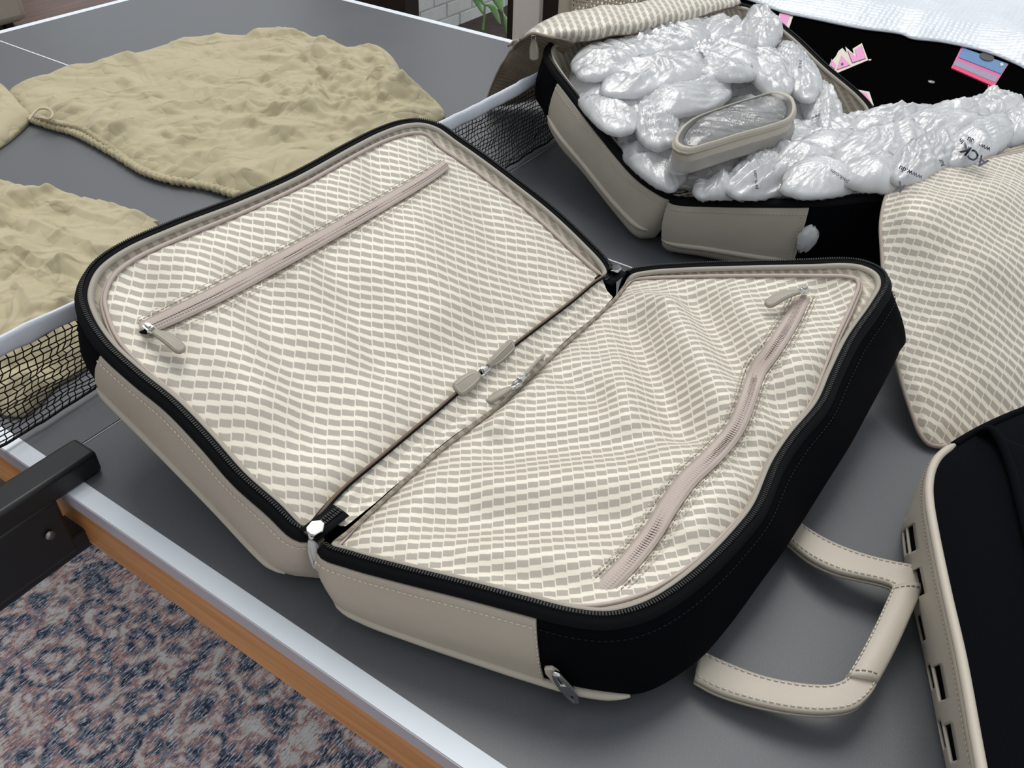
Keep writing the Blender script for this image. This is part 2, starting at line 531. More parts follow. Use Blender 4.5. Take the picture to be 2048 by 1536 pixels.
# ------------------------------------------------------------------ table tennis table
TW, TL = 1.525, 1.37
table = thing('table_tennis_table', (TW / 2, 0, FLOOR), 'dark grey table tennis table with white edge lines and wooden rail', 'table')
for sgn in (-1, 1):
    y0, y1 = sorted((sgn * 0.0012, sgn * TL))
    top = part('tabletop', MB().box((0.0, y0, -0.0195), (TW, y1, 0.0)), M['table'], table, smooth=False, bevel=0.001)
    m = MB()
    for x0, x1 in ((0, 0.02), (TW - 0.02, TW)):
        part('side_line', MB().box((x0, y0, -0.001), (x1, y1, 0.0004)), M['white_line'], top, smooth=False)
    ye = sgn * TL; ya, yb = sorted((ye, ye - sgn * 0.02))
    part('end_line', MB().box((0.02, ya, -0.001), (TW - 0.02, yb, 0.0004)), M['white_line'], top, smooth=False)
    part('centre_line', MB().box((TW / 2 - 0.0015, *([y0] if sgn < 0 else [y0]), -0.001), (TW / 2 + 0.0015, y1 if sgn < 0 else y1 - 0.02, 0.0003)), M['white_line'], top, smooth=False)
    # pale edge band along the board sides, then the wooden rail under it
    for x0, x1 in ((-0.0012, 0.0), (TW, TW + 0.0012)):
        part('edge_band', MB().box((x0, y0, -0.0195), (x1, y1, -0.0006)), M['edge_band'], top, smooth=False)
    if sgn < 0:
        part('inner_edge_glint', MB().box((0.02, y1 - 0.0012, -0.0195), (TW - 0.02, y1 + 0.0002, 0.0005)), M['edge_band'], top, smooth=False)  # pale strip paints the glint where the near board's edge catches light
    for x0, x1 in ((0.004, 0.026), (TW - 0.026, TW - 0.004)):
        part('side_rail', MB().box((x0, y0 + 0.003, -0.090), (x1, y1 - 0.003, -0.0195)), M['wood_rail'], table, smooth=False, bevel=0.001)
    part('end_rail', MB().box((0.026, min(ye - sgn * 0.026, ye - sgn * 0.004), -0.062), (TW - 0.026, max(ye - sgn * 0.026, ye - sgn * 0.004), -0.0195)), M['wood_rail'], table, smooth=False)
    for lx in (0.5, TW - 0.22):
        part('leg', MB().box((lx - 0.02, sgn * 1.05 - 0.02, FLOOR + (0.008 if lx < 0.75 and sgn < 0 else 0)), (lx + 0.02, sgn * 1.05 + 0.02, -0.0195)), M['black_metal'], table, smooth=False, bevel=0.003)
        part('leg', MB().box((lx - 0.02, sgn * 0.30 - 0.02, FLOOR + (0.008 if lx < 0.75 else 0)), (lx + 0.02, sgn * 0.30 + 0.02, -0.0195)), M['black_metal'], table, smooth=False, bevel=0.003)

# ------------------------------------------------------------------ net and its clamp
net = thing('table_net', (0, 0, 0), 'black mesh table tennis net with white top tape and black clamp', 'net')
def net_pt(x, t):
    """t = 0 bottom, 1 top"""
    push = 0.052 * (1 - min(1, max(0, (x - 0.15) / 0.5)))
    yb = 0.006 + push
    zt = 0.160 - 0.004 * math.sin(min(1, max(0, (x + 0.1) / 1.6)) * math.pi) + (0.012 if x < 0.0 else 0.012 * max(0, 1 - x / 0.25))
    z = 0.008 + (zt - 0.008) * t
    y = yb * (1 - t) ** 1.2 + 0.010 * math.sin(3 * t * math.pi) * fbm(x * 5, t * 2, 3.1) * (1 - t)
    y += 0.004 * fbm(x * 30, t * 12, 8.0)
    y += 0.03 * math.exp(-((x - 0.42) / 0.2) ** 2)
    return np.array([x + 0.003 * fbm(x * 40, t * 9, 1.0), y, z])
m = MB()
TT = 0.90
xs = np.arange(-0.145, 1.66, 0.0088)
for k, x in enumerate(xs):
    m.tube([net_pt(x + 0.0014 * (1 if (j % 2) else -1), TT * j / 17) for j in range(18)], 0.0007, 4)
for j in range(18):
    t = TT * j / 17
    m.tube([net_pt(x, t) for x in np.arange(-0.145, 1.66, 0.0088)], 0.0009 if j > 0 else 0.0022, 4)
part('mesh', m, M['net_cord'], net, recalc=False)
m = MB()
A = [net_pt(x, 1.0) for x in np.linspace(-0.15, 1.66, 120)]; B_ = [net_pt(x, 0.86) + np.array([0, -0.002, 0]) for x in np.linspace(-0.15, 1.66, 120)]
m.ribbon(A, B_, 0.003, 6, 0.002, up=(0, -1, 0.2))
part('top_tape', m, M['net_tape'], net)
# clamp at the near side: bar reaching over the board, body hanging outside it
e1 = W(172, 866, 0.030); e2 = W(190, 893, 0.030)
clamp = part('clamp_bar', MB().box((-0.27, -0.056, 0.0005), (0.043, -0.018, 0.030)), M['black_metal'], net, smooth='auto', bevel=0.005)
part('clamp_body', MB().box((-0.27, -0.058, -0.075), (-0.014, -0.012, 0.006)), M['black_metal'], net, smooth='auto', bevel=0.004)
part('clamp_post', MB().box((-0.17, -0.022, 0.028), (-0.150, 0.004, 0.175)), M['black_metal'], net, smooth='auto', bevel=0.003)
m = MB(); c = np.array([-0.035, -0.0585, -0.028])
m.tube([c, c + np.array([0, -0.004, 0])], 0.005, 16, up=(0, 0, 1)); part('screw', m, M['steel'], net)
part('clamp_jaw', MB().box((-0.27, -0.046, -0.095), (0.045, -0.008, -0.066)), M['black_metal'], net, smooth='auto', bevel=0.003)
post2 = MB().box((TW + 0.02, -0.02, -0.07), (TW + 0.06, 0.02, 0.165))
part('end_post', post2, M['black_metal'], net, smooth='auto', bevel=0.003)

# ------------------------------------------------------------------ suitcase halves
def quadfit(P):
    x, y, z = P[:, 0], P[:, 1], P[:, 2]
    cx, cy = x.mean(), y.mean()
    A = np.stack([np.ones_like(x), x - cx, y - cy, (x - cx) * (y - cy)], 1)
    k = np.linalg.lstsq(A, z, rcond=None)[0]
    return lambda X, Y: k[0] + k[1] * (X - cx) + k[2] * (Y - cy) + k[3] * (X - cx) * (Y - cy)

class Half:
    """open shell of a soft suitcase: rim loop, wall to the base, zip, gusset and panel"""
    def __init__(s, root, ctrl, n=300, depth=0.1):
        s.root = root; s.n = n
        rows = []
        for c in ctrl:
            r = np.array(c['w']) if 'w' in c else W(*c['r'])
            if 'b' in c: b = W(*c['b'])
            else: b = r + np.array([0, 0, -c.get('h', depth)])
            b[2] = max(b[2], 0.004)
            rows.append(np.concatenate([r, b, [c.get('g', 0.018)]]))
        Q = catmull(rows, n, True)
        area = 0.5 * np.sum(Q[:, 0] * np.roll(Q[:, 1], -1) - np.roll(Q[:, 0], -1) * Q[:, 1])
        s.ccw = area > 0
        s.R = Q[:, :3]; s.B = Q[:, 3:6]; s.B[:, 2] = np.maximum(s.B[:, 2], 0.004); s.g = Q[:, 6]
        T = tangents(s.R, True)
        N = np.stack([T[:, 1], -T[:, 0], np.zeros(n)], 1) * (1 if s.ccw else -1)
        N /= np.linalg.norm(N, axis=1, keepdims=True)
        for _ in range(6): N = (np.roll(N, 1, 0) + N + np.roll(N, -1, 0)) / 3
        s.N = N / np.linalg.norm(N, axis=1, keepdims=True)
        s.L = np.concatenate([[0], np.cumsum(np.linalg.norm(np.diff(s.R, axis=0), axis=1))])
        s.Z = np.array([0, 0, 1.0])
        s.hf = np.clip((s.g - 0.0055) / 0.004, 0, 1)
    def near(s, px, py, z):
        return int(np.argmin(np.linalg.norm(s.R - W(px, py, z), axis=1)))
    def idx(s, i0, i1):
        k = (i1 - i0) % s.n
        j = (i0 - i1) % s.n
        if k <= j: return [(i0 + a) % s.n for a in range(k + 1)]
        return [(i1 + a) % s.n for a in range(j + 1)]
    def wall(s, i, v, off=0.0):
        T0 = s.R[i] + s.N[i] * (0.006 * s.hf[i] - 0.002 * (1 - s.hf[i])) - s.Z * (0.0075 + 0.016 * (1 - s.hf[i]))
        p = T0 + (s.B[i] - T0) * v
        p = p + s.N[i] * (0.007 * s.hf[i] * math.sin(math.pi * v) ** 0.8 + off)
        if v > 0.85:
            p = p - s.N[i] * 0.012 * ((v - 0.85) / 0.15) ** 2
        return p
    def shell(s, mat, open_skip=None):
        m = MB(); G = []
        for i in range(s.n):
            row = [s.R[i] + s.N[i] * (0.001 * s.hf[i] - 0.003 * (1 - s.hf[i])) - s.Z * (0.002 + 0.016 * (1 - s.hf[i]))]
            row += [s.wall(i, v) for v in np.linspace(0, 1, 14)]
            G.append(row)
        m.grid(G, closed_u=True)
        c = s.B.mean(0); c[2] = s.B[:, 2].mean()
        G2 = []
        for i in range(s.n):
            b = s.wall(i, 1.0)
            G2.append([b + (c - b) * t - np.array([0, 0, 0.003 * min(1, t * 12)]) for t in (0, 0.03, 0.3, 1)])
        m.grid(G2, closed_u=True)
        return part('shell', m, mat, s.root)
    def leather(s, i0, i1, v0=0.0, v1=0.97, off=0.0022, name='leather_panel', ends=True):
        ids = s.idx(i0, i1); m = MB(); G = []
        vs = np.linspace(v0, v1, 16)
        for k, i in enumerate(ids):
            row = [s.wall(i, vs[0], -0.001)]
            row += [s.wall(i, v, off + 0.0006 * fbm(i * 0.11, v * 5, 4)) for v in vs]
            row += [s.wall(i, vs[-1], -0.001)]
            G.append(row)
        G = [[s.wall(ids[0], vs[0], -0.001)] + [s.wall(ids[0], v, -0.001) for v in vs] + [s.wall(ids[0], vs[-1], -0.001)]] + G + \
            [[s.wall(ids[-1], vs[0], -0.001)] + [s.wall(ids[-1], v, -0.001) for v in vs] + [s.wall(ids[-1], vs[-1], -0.001)]]
        m.grid(G)
        return part(name, m, M['leather'], s.root, smooth='auto')
    def stitch_line(s, pts, mat='thread', name='stitching', step=0.0052, r=0.00055, parent=None):
        pts = np.asarray(pts); L = np.concatenate([[0], np.cumsum(np.linalg.norm(np.diff(pts, axis=0), axis=1))])
        q = np.arange(0.002, L[-1] - 0.003, step); m = MB()
        ip = lambda t: np.array([np.interp(t, L, pts[:, k]) for k in range(3)])
        for t in q:
            m.tube([ip(t), ip(t + step * 0.62)], r, 4)
        o = part(name, m, M[mat], parent or s.root, recalc=False); o['kind'] = 'stuff'
        return o
    def piping(s, i0, i1, v, r=0.0036, mat='leather', off=0.0):
        ids = s.idx(i0, i1)
        k_ = np.arange(len(ids)); rr = r * np.clip(np.minimum(k_ + 0.6, len(ids) - 0.4 - k_) / 4, 0.1, 1) ** 0.6
        return part('piping', MB().tube([s.wall(i, v, off) for i in ids], rr, 10), M[mat], s.root)
    def zipper(s, skip=None):
        m = MB(); G = []
        for i in range(s.n):
            G.append([s.R[i] - s.N[i] * 0.0062 - s.Z * 0.0035, s.R[i] - s.N[i] * 0.0035 + s.Z * 0.0004, s.R[i] + s.Z * 0.0006,
                      s.R[i] + s.N[i] * 0.0040 - s.Z * 0.0016, s.R[i] + s.N[i] * 0.0072 - s.Z * 0.0045, s.R[i] + s.N[i] * 0.0080 - s.Z * 0.0088])
        ids = range(s.n) if skip is None else [i for i in range(s.n)]
        if skip:
            G = [G[i] for i in skip]
            m.grid(G)
        else:
            m.grid(G, closed_u=True)
        z = part('zip_tape', m, M['zip_black'], s.root)
        m = MB(); run = skip or list(range(s.n))
        P = np.array([s.R[i] + s.Z * 0.0014 for i in run]); Nn = np.array([s.N[i] for i in run])
        L = np.concatenate([[0], np.cumsum(np.linalg.norm(np.diff(P, axis=0), axis=1))])
        T = tangents(P)
        for t in np.arange(0.001, L[-1], 0.0026):
            c = np.array([np.interp(t, L, P[:, k]) for k in range(3)]); j = int(np.searchsorted(L, t)) - 1
            m.obox(c, Nn[j] * 0.0018, T[j] * 0.0007, s.Z * 0.0009)
        o = part('zip_teeth', m, M['teeth_black'], z, smooth=False, recalc=False); o['kind'] = 'stuff'
        return z
    def panel_loop(s, drop=0.010):
        return s.R - s.N * s.g[:, None] - s.Z * drop
    def gusset(s, drop=0.010):
        m = MB(); G = []; UV = []
        P = s.panel_loop(drop)
        for i in range(s.n):
            a = s.R[i] - s.N[i] * min(0.005, s.g[i]) - s.Z * 0.002
            row = []
            for t in np.linspace(0, 1, 7):
                q = a + (P[i] - a) * t - s.Z * 0.008 * math.sin(math.pi * t)
                q = q + s.Z * 0.002 * fbm(i * 0.09, t * 2, 2.0) * math.sin(math.pi * t)
                row.append(q)
            G.append(row); UV.append([(0.72 * (q[0]) + 0.69 * q[1] + q[2] * 0.5, 0.69 * q[0] - 0.72 * q[1] + q[2] * 0.5) for q in row])
        m.grid(G, UV, closed_u=True)
        o = part('gusset_lining', m, M['lining_dim'], s.root)
        # stitched hem of the gusset just inside the zip
        h = MB(); H = []
        for i in range(s.n):
            H.append([s.R[i] - s.N[i] * (d * s.hf[i] + 0.004 * (1 - s.hf[i])) - s.Z * (zz + 0.012 * (1 - s.hf[i])) for d, zz in ((0.0045, 0.0028), (0.0065, 0.0012), (0.0098, 0.0036), (0.0105, 0.006))])
        h.grid(H, closed_u=True)
        part('hem', h, M['leather_pull'], s.root)
        return o
    def panel(s, folds, dirs, puff=0.006, drop=0.010, rings=74, gather=0.0016, noise_amp=0.0016, mat='lining', name='divider_panel'):
        P = s.panel_loop(drop)
        base = quadfit(P)
        segs = []
        for (x0, y0, x1, y1, w, amp) in folds:
            a = W(x0, y0, 0.12)[:2]; b = W(x1, y1, 0.12)[:2]
            segs.append((a, b, w, amp))
        def surf(X, Y):
            X = np.asarray(X, float); Y = np.asarray(Y, float)
            Zv = base(X, Y) + puff
            for a, b, w, amp in segs:
                d = b - a; l2 = d @ d
                t = ((X - a[0]) * d[0] + (Y - a[1]) * d[1]) / l2
                tc = np.clip(t, 0, 1)
                dx = X - a[0] - tc * d[0]; dy = Y - a[1] - tc * d[1]
                Zv = Zv + amp * np.exp(-(dx * dx + dy * dy) / (w * w))
            return Zv
        c = P.mean(0)
        ss = np.linspace(1, 0, rings) ** 0.85
        dist = None
        (bu, bv) = dirs
        m = MB(); G = []; UV = []
        baseP = surf(P[:, 0], P[:, 1])
        X = c[0] + ss[None, :] * (P[:, 0:1] - c[0]); Y = c[1] + ss[None, :] * (P[:, 1:2] - c[1])
        S = surf(X, Y) + (P[:, 2] - baseP)[:, None] * ss[None, :] ** 10
        for i in range(s.n):
            R0 = np.linalg.norm(P[i, :2] - c[:2])
            row = []; ur = []
            gi = fbm(s.L[i] * 62, 0.3, 5.0, 2)
            for k in range(rings):
                x, y = X[i, k], Y[i, k]
                d = (1 - ss[k]) * R0
                z = S[i, k] + gather * gi * math.exp(-d / 0.028) * min(1, d / 0.004) * ss[k] ** 2
                z += noise_amp * fbm(x * 16, y * 16, 7.7, 3) * min(1, d / 0.02)
                
                row.append((x, y, z))
                wu = 0.004 * fbm(x * 7, y * 7, 1.5, 2); wv = 0.006 * fbm(x * 7, y * 7, 9.5, 2)
                ur.append((x * bu[0] + y * bu[1] + wu, x * bv[0] + y * bv[1] + wv))
            G.append(row); UV.append(ur)
        m.grid(G, UV, closed_u=True)
        s.surf = surf
        o = part(name, m, M[mat], s.root)
        return o
    def edge_zip(s, drop=0.010, mat='zip_taupe'):
        P = s.panel_loop(drop)
        m = MB()
        m.tube(P + s.Z * 0.002, np.clip(s.g * 0.16, 0.0007, 0.0022), 6, closed=True)
        o = part('panel_zip_tape', m, M[mat], s.root)
        m = MB(); m.tube(P + s.N * 0.0035 + s.Z * 0.0008, np.clip(s.g * 0.13, 0.0005, 0.0017), 6, closed=True)
        part('panel_zip_coil', m, M['piping'], o)
        return o

def pattern_dirs(px, py, z, band, line):
    """unit world directions across the fine lines (u) and across the bands (v)"""
    o = W(px, py, z); b = W(px + band[0] * 40, py + band[1] * 40, z) - o; l = W(px + line[0] * 40, py + line[1] * 40, z) - o
    b = b[:2] / np.linalg.norm(b[:2]); l = l[:2] / np.linalg.norm(l[:2])
    # u constant along l, v constant along b
    u = np.array([l[1], -l[0]]); v = np.array([b[1], -b[0]])
    return (u / abs(u @ b), v / abs(v @ l))

def pocket_zip(half, pts, wpx, root, name='pocket_zip', z0=0.12, tail=None):
    """zip set into the lining: tape, coil line, stitched edges.  pts = photo centre line, wpx = half width in photo px"""
    n = 90
    C = catmull([(a, b, 0) for a, b in pts], n)
    T = tangents(C)
    Nn = np.stack([-T[:, 1], T[:, 0]], 1)
    w = np.interp(np.linspace(0, 1, n), np.linspace(0, 1, len(wpx)), wpx)
    def line(f, lift):
        return np.array([WS(C[i, 0] + Nn[i, 0] * w[i] * f, C[i, 1] + Nn[i, 1] * w[i] * f, half.surf, lift, z0) for i in range(n)])
    A = line(-1, 0.0022); B = line(1, 0.0022); Cc = line(0, 0.0040)
    tape = part(name, MB().ribbon(A, B, 0.0012, 7, 0.0010), M['zip_taupe'], root)
    part('zip_slit', MB().ribbon(line(-0.03, 0.0036), line(0.03, 0.0036), 0.0006, 3), M['dark_gap'], tape)
    for f in (-0.2, 0.2):
        m = MB(); P = line(f, 0.0036)
        L = np.concatenate([[0], np.cumsum(np.linalg.norm(np.diff(P, axis=0), axis=1))]); TT_ = tangents(P)
        for t in np.arange(0.001, L[-1], 0.0028):
            c = np.array([np.interp(t, L, P[:, k]) for k in range(3)]); j = min(int(np.searchsorted(L, t)), n - 1)
            side = np.cross(TT_[j], (0, 0, 1))
            m.obox(c, side * 0.0016, TT_[j] * 0.0006, np.array([0, 0, 0.0006]))
        o = part('zip_coil', m, M['teeth_taupe'], tape, smooth=False, recalc=False); o['kind'] = 'stuff'
    for f in (-1.0, 1.0):
        part('tape_edge', MB().tube(line(f * 1.04, 0.0022), 0.0009, 6), M['piping'], tape)
    for f in (-1.45, 1.45, -1.9, 1.9):
        half.stitch_line(line(f, 0.0032), 'thread' if abs(f) > 1.6 else 'dark_thread', 'edge_stitching', 0.0048, 0.0006, parent=tape)
    return tape

def pull_tab(root, P0, P1, width, nrm=(0, 0, 1), name='zip_pull', ring=True, th=0.0028, mat='leather_pull', bend=0.0):
    """leather tongue from P0 (ring) to P1 (tip), stitched, with a metal slider at P0"""
    P0 = np.asarray(P0, float); P1 = np.asarray(P1, float); nrm = np.asarray(nrm, float)
    d = P1 - P0; Ln = np.linalg.norm(d); t = d / Ln
    side = np.cross(t, nrm); side /= np.linalg.norm(side); up = np.cross(side, t)
    A = []; B = []
    for k in range(15):
        f = k / 14
        prof = 0.42 + 0.58 * math.sin(min(1, f * 1.7) * math.pi / 2)
        if f > 0.86: prof *= math.sqrt(max(0.05, 1 - ((f - 0.86) / 0.155) ** 2))
        c = P0 + d * f + up * (bend * math.sin(f * math.pi))
        A.append(c - side * width / 2 * prof); B.append(c + side * width / 2 * prof)
    tab = part(name, MB().ribbon(A, B, th, 5, 0.0008, up=up), M[mat], root)
    m = MB()
    ins = [(a * 0.8 + b * 0.2) + up * (th * 0.62 + 0.0004) for a, b in zip(A, B)][2:-1] + [(a * 0.2 + b * 0.8) + up * (th * 0.62 + 0.0004) for a, b in zip(A, B)][-2:1:-1]
    part('tab_stitching', MB().tube(ins, 0.0004, 4), M['thread'], tab)
    if ring:
        m = MB()
        c = P0 - t * 0.003
        ringp = [c + (math.cos(a) * t * 0.005 + math.sin(a) * side * 0.0038) + up * 0.001 for a in np.linspace(0, 2 * math.pi, 17)[:-1]]
        m.tube(ringp, 0.0011, 6, closed=True, up=up)
        s0 = P0 - t * 0.0085
        m.obox(s0, t * 0.0042, side * 0.0042, up * 0.0022)
        m.obox(s0 + up * 0.0034, t * 0.0034, side * 0.0016, up * 0.0012)
        part('slider', m, M['chrome'], tab, smooth='auto', bevel=0.0008)
    return tab

# ------------------------------------------------------------------ suitcase A (wide open, empty)
LP0 = np.array([0.055, -0.36, 0.1]); LN = np.array([-0.035, -0.30, 1.0])
def zl(px, py):
    d = ray(px, py); t = ((LP0 - CAMPOS) @ LN) / (d @ LN)
    return float((CAMPOS + d * t)[2])
def L_(px, py, **k):
    return dict(r=(px, py, zl(px, py)), **k)

suit_a = thing('suitcase', (0.35, -0.38, 0.0), 'wide open empty black and taupe leather suitcase leaning on the table net', 'suitcase', 'matching taupe suitcases')

ctrl = [
    L_(614, 1058, b=(583, 1152, 0.004), g=0.010), L_(595, 1054, b=(560, 1142, 0.004), g=0.010), L_(547, 1009, b=(520, 1108, 0.010), g=0.010), L_(478, 948, b=(440, 1020, 0.026), g=0.010),
    L_(410, 871, b=(370, 950, 0.046), g=0.010), L_(342, 801, b=(300, 880, 0.066), g=0.011), L_(273, 745, b=(240, 818, 0.082), g=0.012),
    L_(208, 684, b=(207, 780, 0.095), g=0.014), L_(172, 628, b=(186, 742, 0.105), g=0.018), L_(162, 585, h=0.10, g=0.020), L_(182, 535, h=0.10, g=0.022),
    L_(235, 494, h=0.10, g=0.022), L_(342, 446, h=0.10, g=0.022), L_(472, 397, h=0.10, g=0.020), L_(581, 350, h=0.10, g=0.018), L_(700, 286, h=0.10, g=0.018),
    L_(755, 259, h=0.10, g=0.020), L_(803, 243, h=0.10, g=0.024), L_(843, 240, h=0.10, g=0.028), L_(880, 250, h=0.10, g=0.030), L_(920, 277, h=0.10, g=0.030), L_(973, 314, h=0.10, g=0.028),
    L_(1042, 366, h=0.10, g=0.027), L_(1110, 420, h=0.10, g=0.026), L_(1172, 478, h=0.10, g=0.024), L_(1214, 523, h=0.095, g=0.018), L_(1222, 542, h=0.095, g=0.012),
    L_(1192, 562, h=0.095, g=0.004), L_(1144, 602, h=0.095, g=0.003), L_(1007, 707, h=0.095, g=0.003), L_(871, 823, h=0.095, g=0.003), L_(760, 916, h=0.095, g=0.003),
    L_(680, 984, h=0.095, g=0.004), L_(640, 1030, h=0.095, g=0.006),
]
HL = Half(suit_a, ctrl, 320)
HL.shell(M['black'])
i0 = HL.near(212, 690, zl(212, 690)); i1 = HL.near(640, 1030, zl(640, 1030))
lp = HL.leather(i0, i1, 0.03, 0.99)
ids = HL.idx(i0, i1)
HL.stitch_line([HL.wall(i, 0.10, 0.0034) for i in ids], parent=lp)
HL.piping(i0, HL.near(600, 1055, zl(600, 1055)), 0.80, 0.0042, off=0.003)
run = HL.idx(HL.near(1214, 523, zl(1214, 523)), HL.near(618, 1058, zl(618, 1058)))
far_ids = [i for i in range(HL.n)]
long_run = lambda H, a, b: ([(a + k) % H.n for k in range((b - a) % H.n + 1)])
a_, b_ = HL.near(640, 1045, zl(640, 1045)), HL.near(1222, 542, zl(1222, 542))
r1 = long_run(HL, a_, b_); r2 = long_run(HL, b_, a_)
# keep the run that goes round the outside
zr = r1 if len(r1) > len(r2) else r2
HL.zipper(zr)
HL.gusset()
foldsL = [
    (560, 480, 620, 620, 0.030, 0.007), (640, 560, 760, 720, 0.030, -0.007), (820, 520, 900, 640, 0.04, 0.006), (420, 640, 520, 820, 0.035, 0.007),
    (520, 640, 640, 860, 0.03, -0.006), (300, 620, 330, 760, 0.02, -0.005), (960, 480, 1060, 560, 0.03, -0.006), (740, 420, 800, 520, 0.025, -0.005),
    (700, 930, 1150, 570, 0.016, 0.005), (860, 700, 980, 640, 0.03, -0.005), (640, 930, 760, 820, 0.03, 0.005), (420, 520, 700, 400, 0.03, 0.004),
    (350, 560, 860, 340, 0.012, -0.004),
]
dL = pattern_dirs(650, 600, 0.15, (1, 0.02), (-0.10, 1))
HL.panel(foldsL, (dL[0] / 1.17, dL[1] / 1.15), puff=0.004)
HL.edge_zip()

R_ = lambda px, py, z, **k: dict(r=(px, py, z), **k)
ctrl = [
    R_(650, 1088, 0.100, b=(689, 1214, 0.012), g=0.010), R_(702, 1109, 0.102, b=(737, 1245, 0.006), g=0.010), R_(805, 1137, 0.106, b=(830, 1282, 0.005), g=0.010),
    R_(942, 1171, 0.110, b=(950, 1325, 0.005), g=0.010), R_(1044, 1198, 0.112, b=(1060, 1362, 0.005), g=0.011), R_(1147, 1224, 0.113, b=(1165, 1392, 0.005), g=0.012),
    R_(1220, 1230, 0.113, b=(1245, 1402, 0.008), g=0.016), R_(1290, 1213, 0.113, b=(1310, 1390, 0.012), g=0.016), R_(1350, 1180, 0.113, b=(1390, 1338, 0.017), g=0.014), R_(1418, 1126, 0.113, b=(1450, 1270, 0.022), g=0.012),
    R_(1485, 1056, 0.112, b=(1520, 1172, 0.028), g=0.011), R_(1519, 1011, 0.112, b=(1560, 1118, 0.032), g=0.010), R_(1556, 925, 0.113, b=(1610, 1046, 0.036), g=0.010), R_(1590, 872, 0.116, b=(1650, 982, 0.042), g=0.010),
    R_(1646, 803, 0.122, b=(1700, 900, 0.050), g=0.011), R_(1673, 742, 0.132, b=(1735, 838, 0.056), g=0.012), R_(1707, 673, 0.146, b=(1770, 775, 0.062), g=0.016), R_(1752, 608, 0.160, b=(1798, 715, 0.068), g=0.024),
    R_(1773, 568, 0.168, b=(1802, 690, 0.070), g=0.028), R_(1764, 542, 0.170, h=0.10, g=0.030), R_(1728, 524, 0.168, h=0.10, g=0.030), R_(1690, 519, 0.165, h=0.10, g=0.026), R_(1621, 521, 0.158, h=0.10, g=0.022), R_(1500, 524, 0.142, h=0.10, g=0.020),
    R_(1360, 529, 0.118, h=0.10, g=0.018), R_(1294, 534, 0.107, h=0.095, g=0.014), R_(1258, 542, 0.103, h=0.095, g=0.010),
    R_(1225, 590, 0.100, h=0.092, g=0.003), R_(1086, 715, 0.098, h=0.09, g=0.003), R_(1007, 790, 0.097, h=0.09, g=0.003), R_(871, 892, 0.096, h=0.088, g=0.003), R_(760, 990, 0.097, h=0.088, g=0.003), R_(690, 1048, 0.098, h=0.086, g=0.006),
]
HR = Half(suit_a, ctrl, 320)
HR.shell(M['black'])
i0 = HR.near(665, 1085, 0.1); i1 = HR.near(1075, 1207, 0.1125)
lp = HR.leather(i0, i1, 0.03, 0.99)
ids = HR.idx(i0, i1)
HR.stitch_line([HR.wall(i, 0.10, 0.0034) for i in ids], parent=lp)
HR.stitch_line([HR.wall(i1, v, 0.0034) for v in np.linspace(0.1, 0.8, 12)], parent=lp)
ip = HR.near(1230, 1229, 0.113)
HR.piping(i0, ip, 0.84, 0.0042, off=0.002)
HR.stitch_line([HR.wall(i, 0.12, 0.0012) for i in HR.idx(i1, HR.near(1764, 542, 0.17))], 'teeth_black', 'wall_stitching')
a_, b_ = HR.near(655, 1085, 0.1), HR.near(1258, 542, 0.103)
r1 = long_run(HR, a_, b_); r2 = long_run(HR, b_, a_)
HR.zipper(r1 if len(r1) > len(r2) else r2)
HR.gusset()
foldsR = [
    (1270, 620, 1370, 840, 0.026, -0.016), (1335, 600, 1440, 800, 0.024, 0.010), (1395, 590, 1490, 740, 0.022, -0.013), (1470, 600, 1540, 690, 0.022, 0.007),
    (1560, 800, 1590, 880, 0.022, -0.012), (1490, 900, 1540, 960, 0.024, -0.010), (1540, 720, 1620, 760, 0.022, 0.006), (1640, 620, 1680, 700, 0.02, -0.006),
    (1230, 700, 1260, 820, 0.020, 0.006), (1180, 640, 1230, 720, 0.02, -0.005), (1000, 860, 1290, 860, 0.025, -0.007), (1000, 930, 1330, 930, 0.028, 0.006),
    (930, 1000, 1250, 1010, 0.022, -0.006), (820, 1060, 1180, 1090, 0.022, 0.006), (900, 1100, 1150, 1160, 0.018, -0.004), (1330, 880, 1430, 900, 0.025, 0.006),
    (1390, 1040, 1480, 960, 0.02, 0.005), (1340, 1080, 1440, 1080, 0.02, -0.004), (740, 1040, 860, 930, 0.02, 0.005), (990, 815, 1080, 720, 0.012, 0.006),
    (1140, 720, 1190, 760, 0.02, -0.007), (1290, 570, 1330, 600, 0.015, 0.006),
]
HR.panel(foldsR, pattern_dirs(1220, 860, 0.11, (1, -0.08), (0.14, 1)), puff=0.003)
HR.edge_zip()

# spine lining between the two halves
nS = 60
a_, b_ = HL.near(640, 1040, zl(640, 1040)), HL.near(1205, 556, zl(1205, 556))
r1 = long_run(HL, a_, b_); r2 = long_run(HL, b_, a_)
sL = r1 if len(r1) < len(r2) else r2[::-1]
a_, b_ = HR.near(690, 1055, 0.1), HR.near(1230, 586, 0.1)
r1 = long_run(HR, a_, b_); r2 = long_run(HR, b_, a_)
sR = r1 if len(r1) < len(r2) else r2[::-1]
eL = catmull([HL.R[i] for i in sL[::4]], nS); eR = catmull([HR.R[i] for i in sR[::4]], nS)
if np.linalg.norm(eL[0] - eR[0]) > np.linalg.norm(eL[0] - eR[-1]): eR = eR[::-1]
G = []; UV = []
du, dv = pattern_dirs(900, 820, 0.1, (1, -0.03), (-0.02, 1))
for i in range(nS):
    row = []
    for t in np.linspace(-0.04, 1.10, 14):
        q = eL[i] + (eR[i] - eL[i]) * t
        q[2] = eL[i][2] * (1 - t) + eR[i][2] * t - 0.0005 - 0.003 * math.sin(math.pi * min(1, max(0, t))) + 0.0025 * fbm(i * 0.12, t * 3, 4)
        row.append(q)
    G.append(row); UV.append([(q[0] * du[0] + q[1] * du[1], q[0] * dv[0] + q[1] * dv[1]) for q in row])
part('spine_lining', MB().grid(G, UV), M['lining'], suit_a)
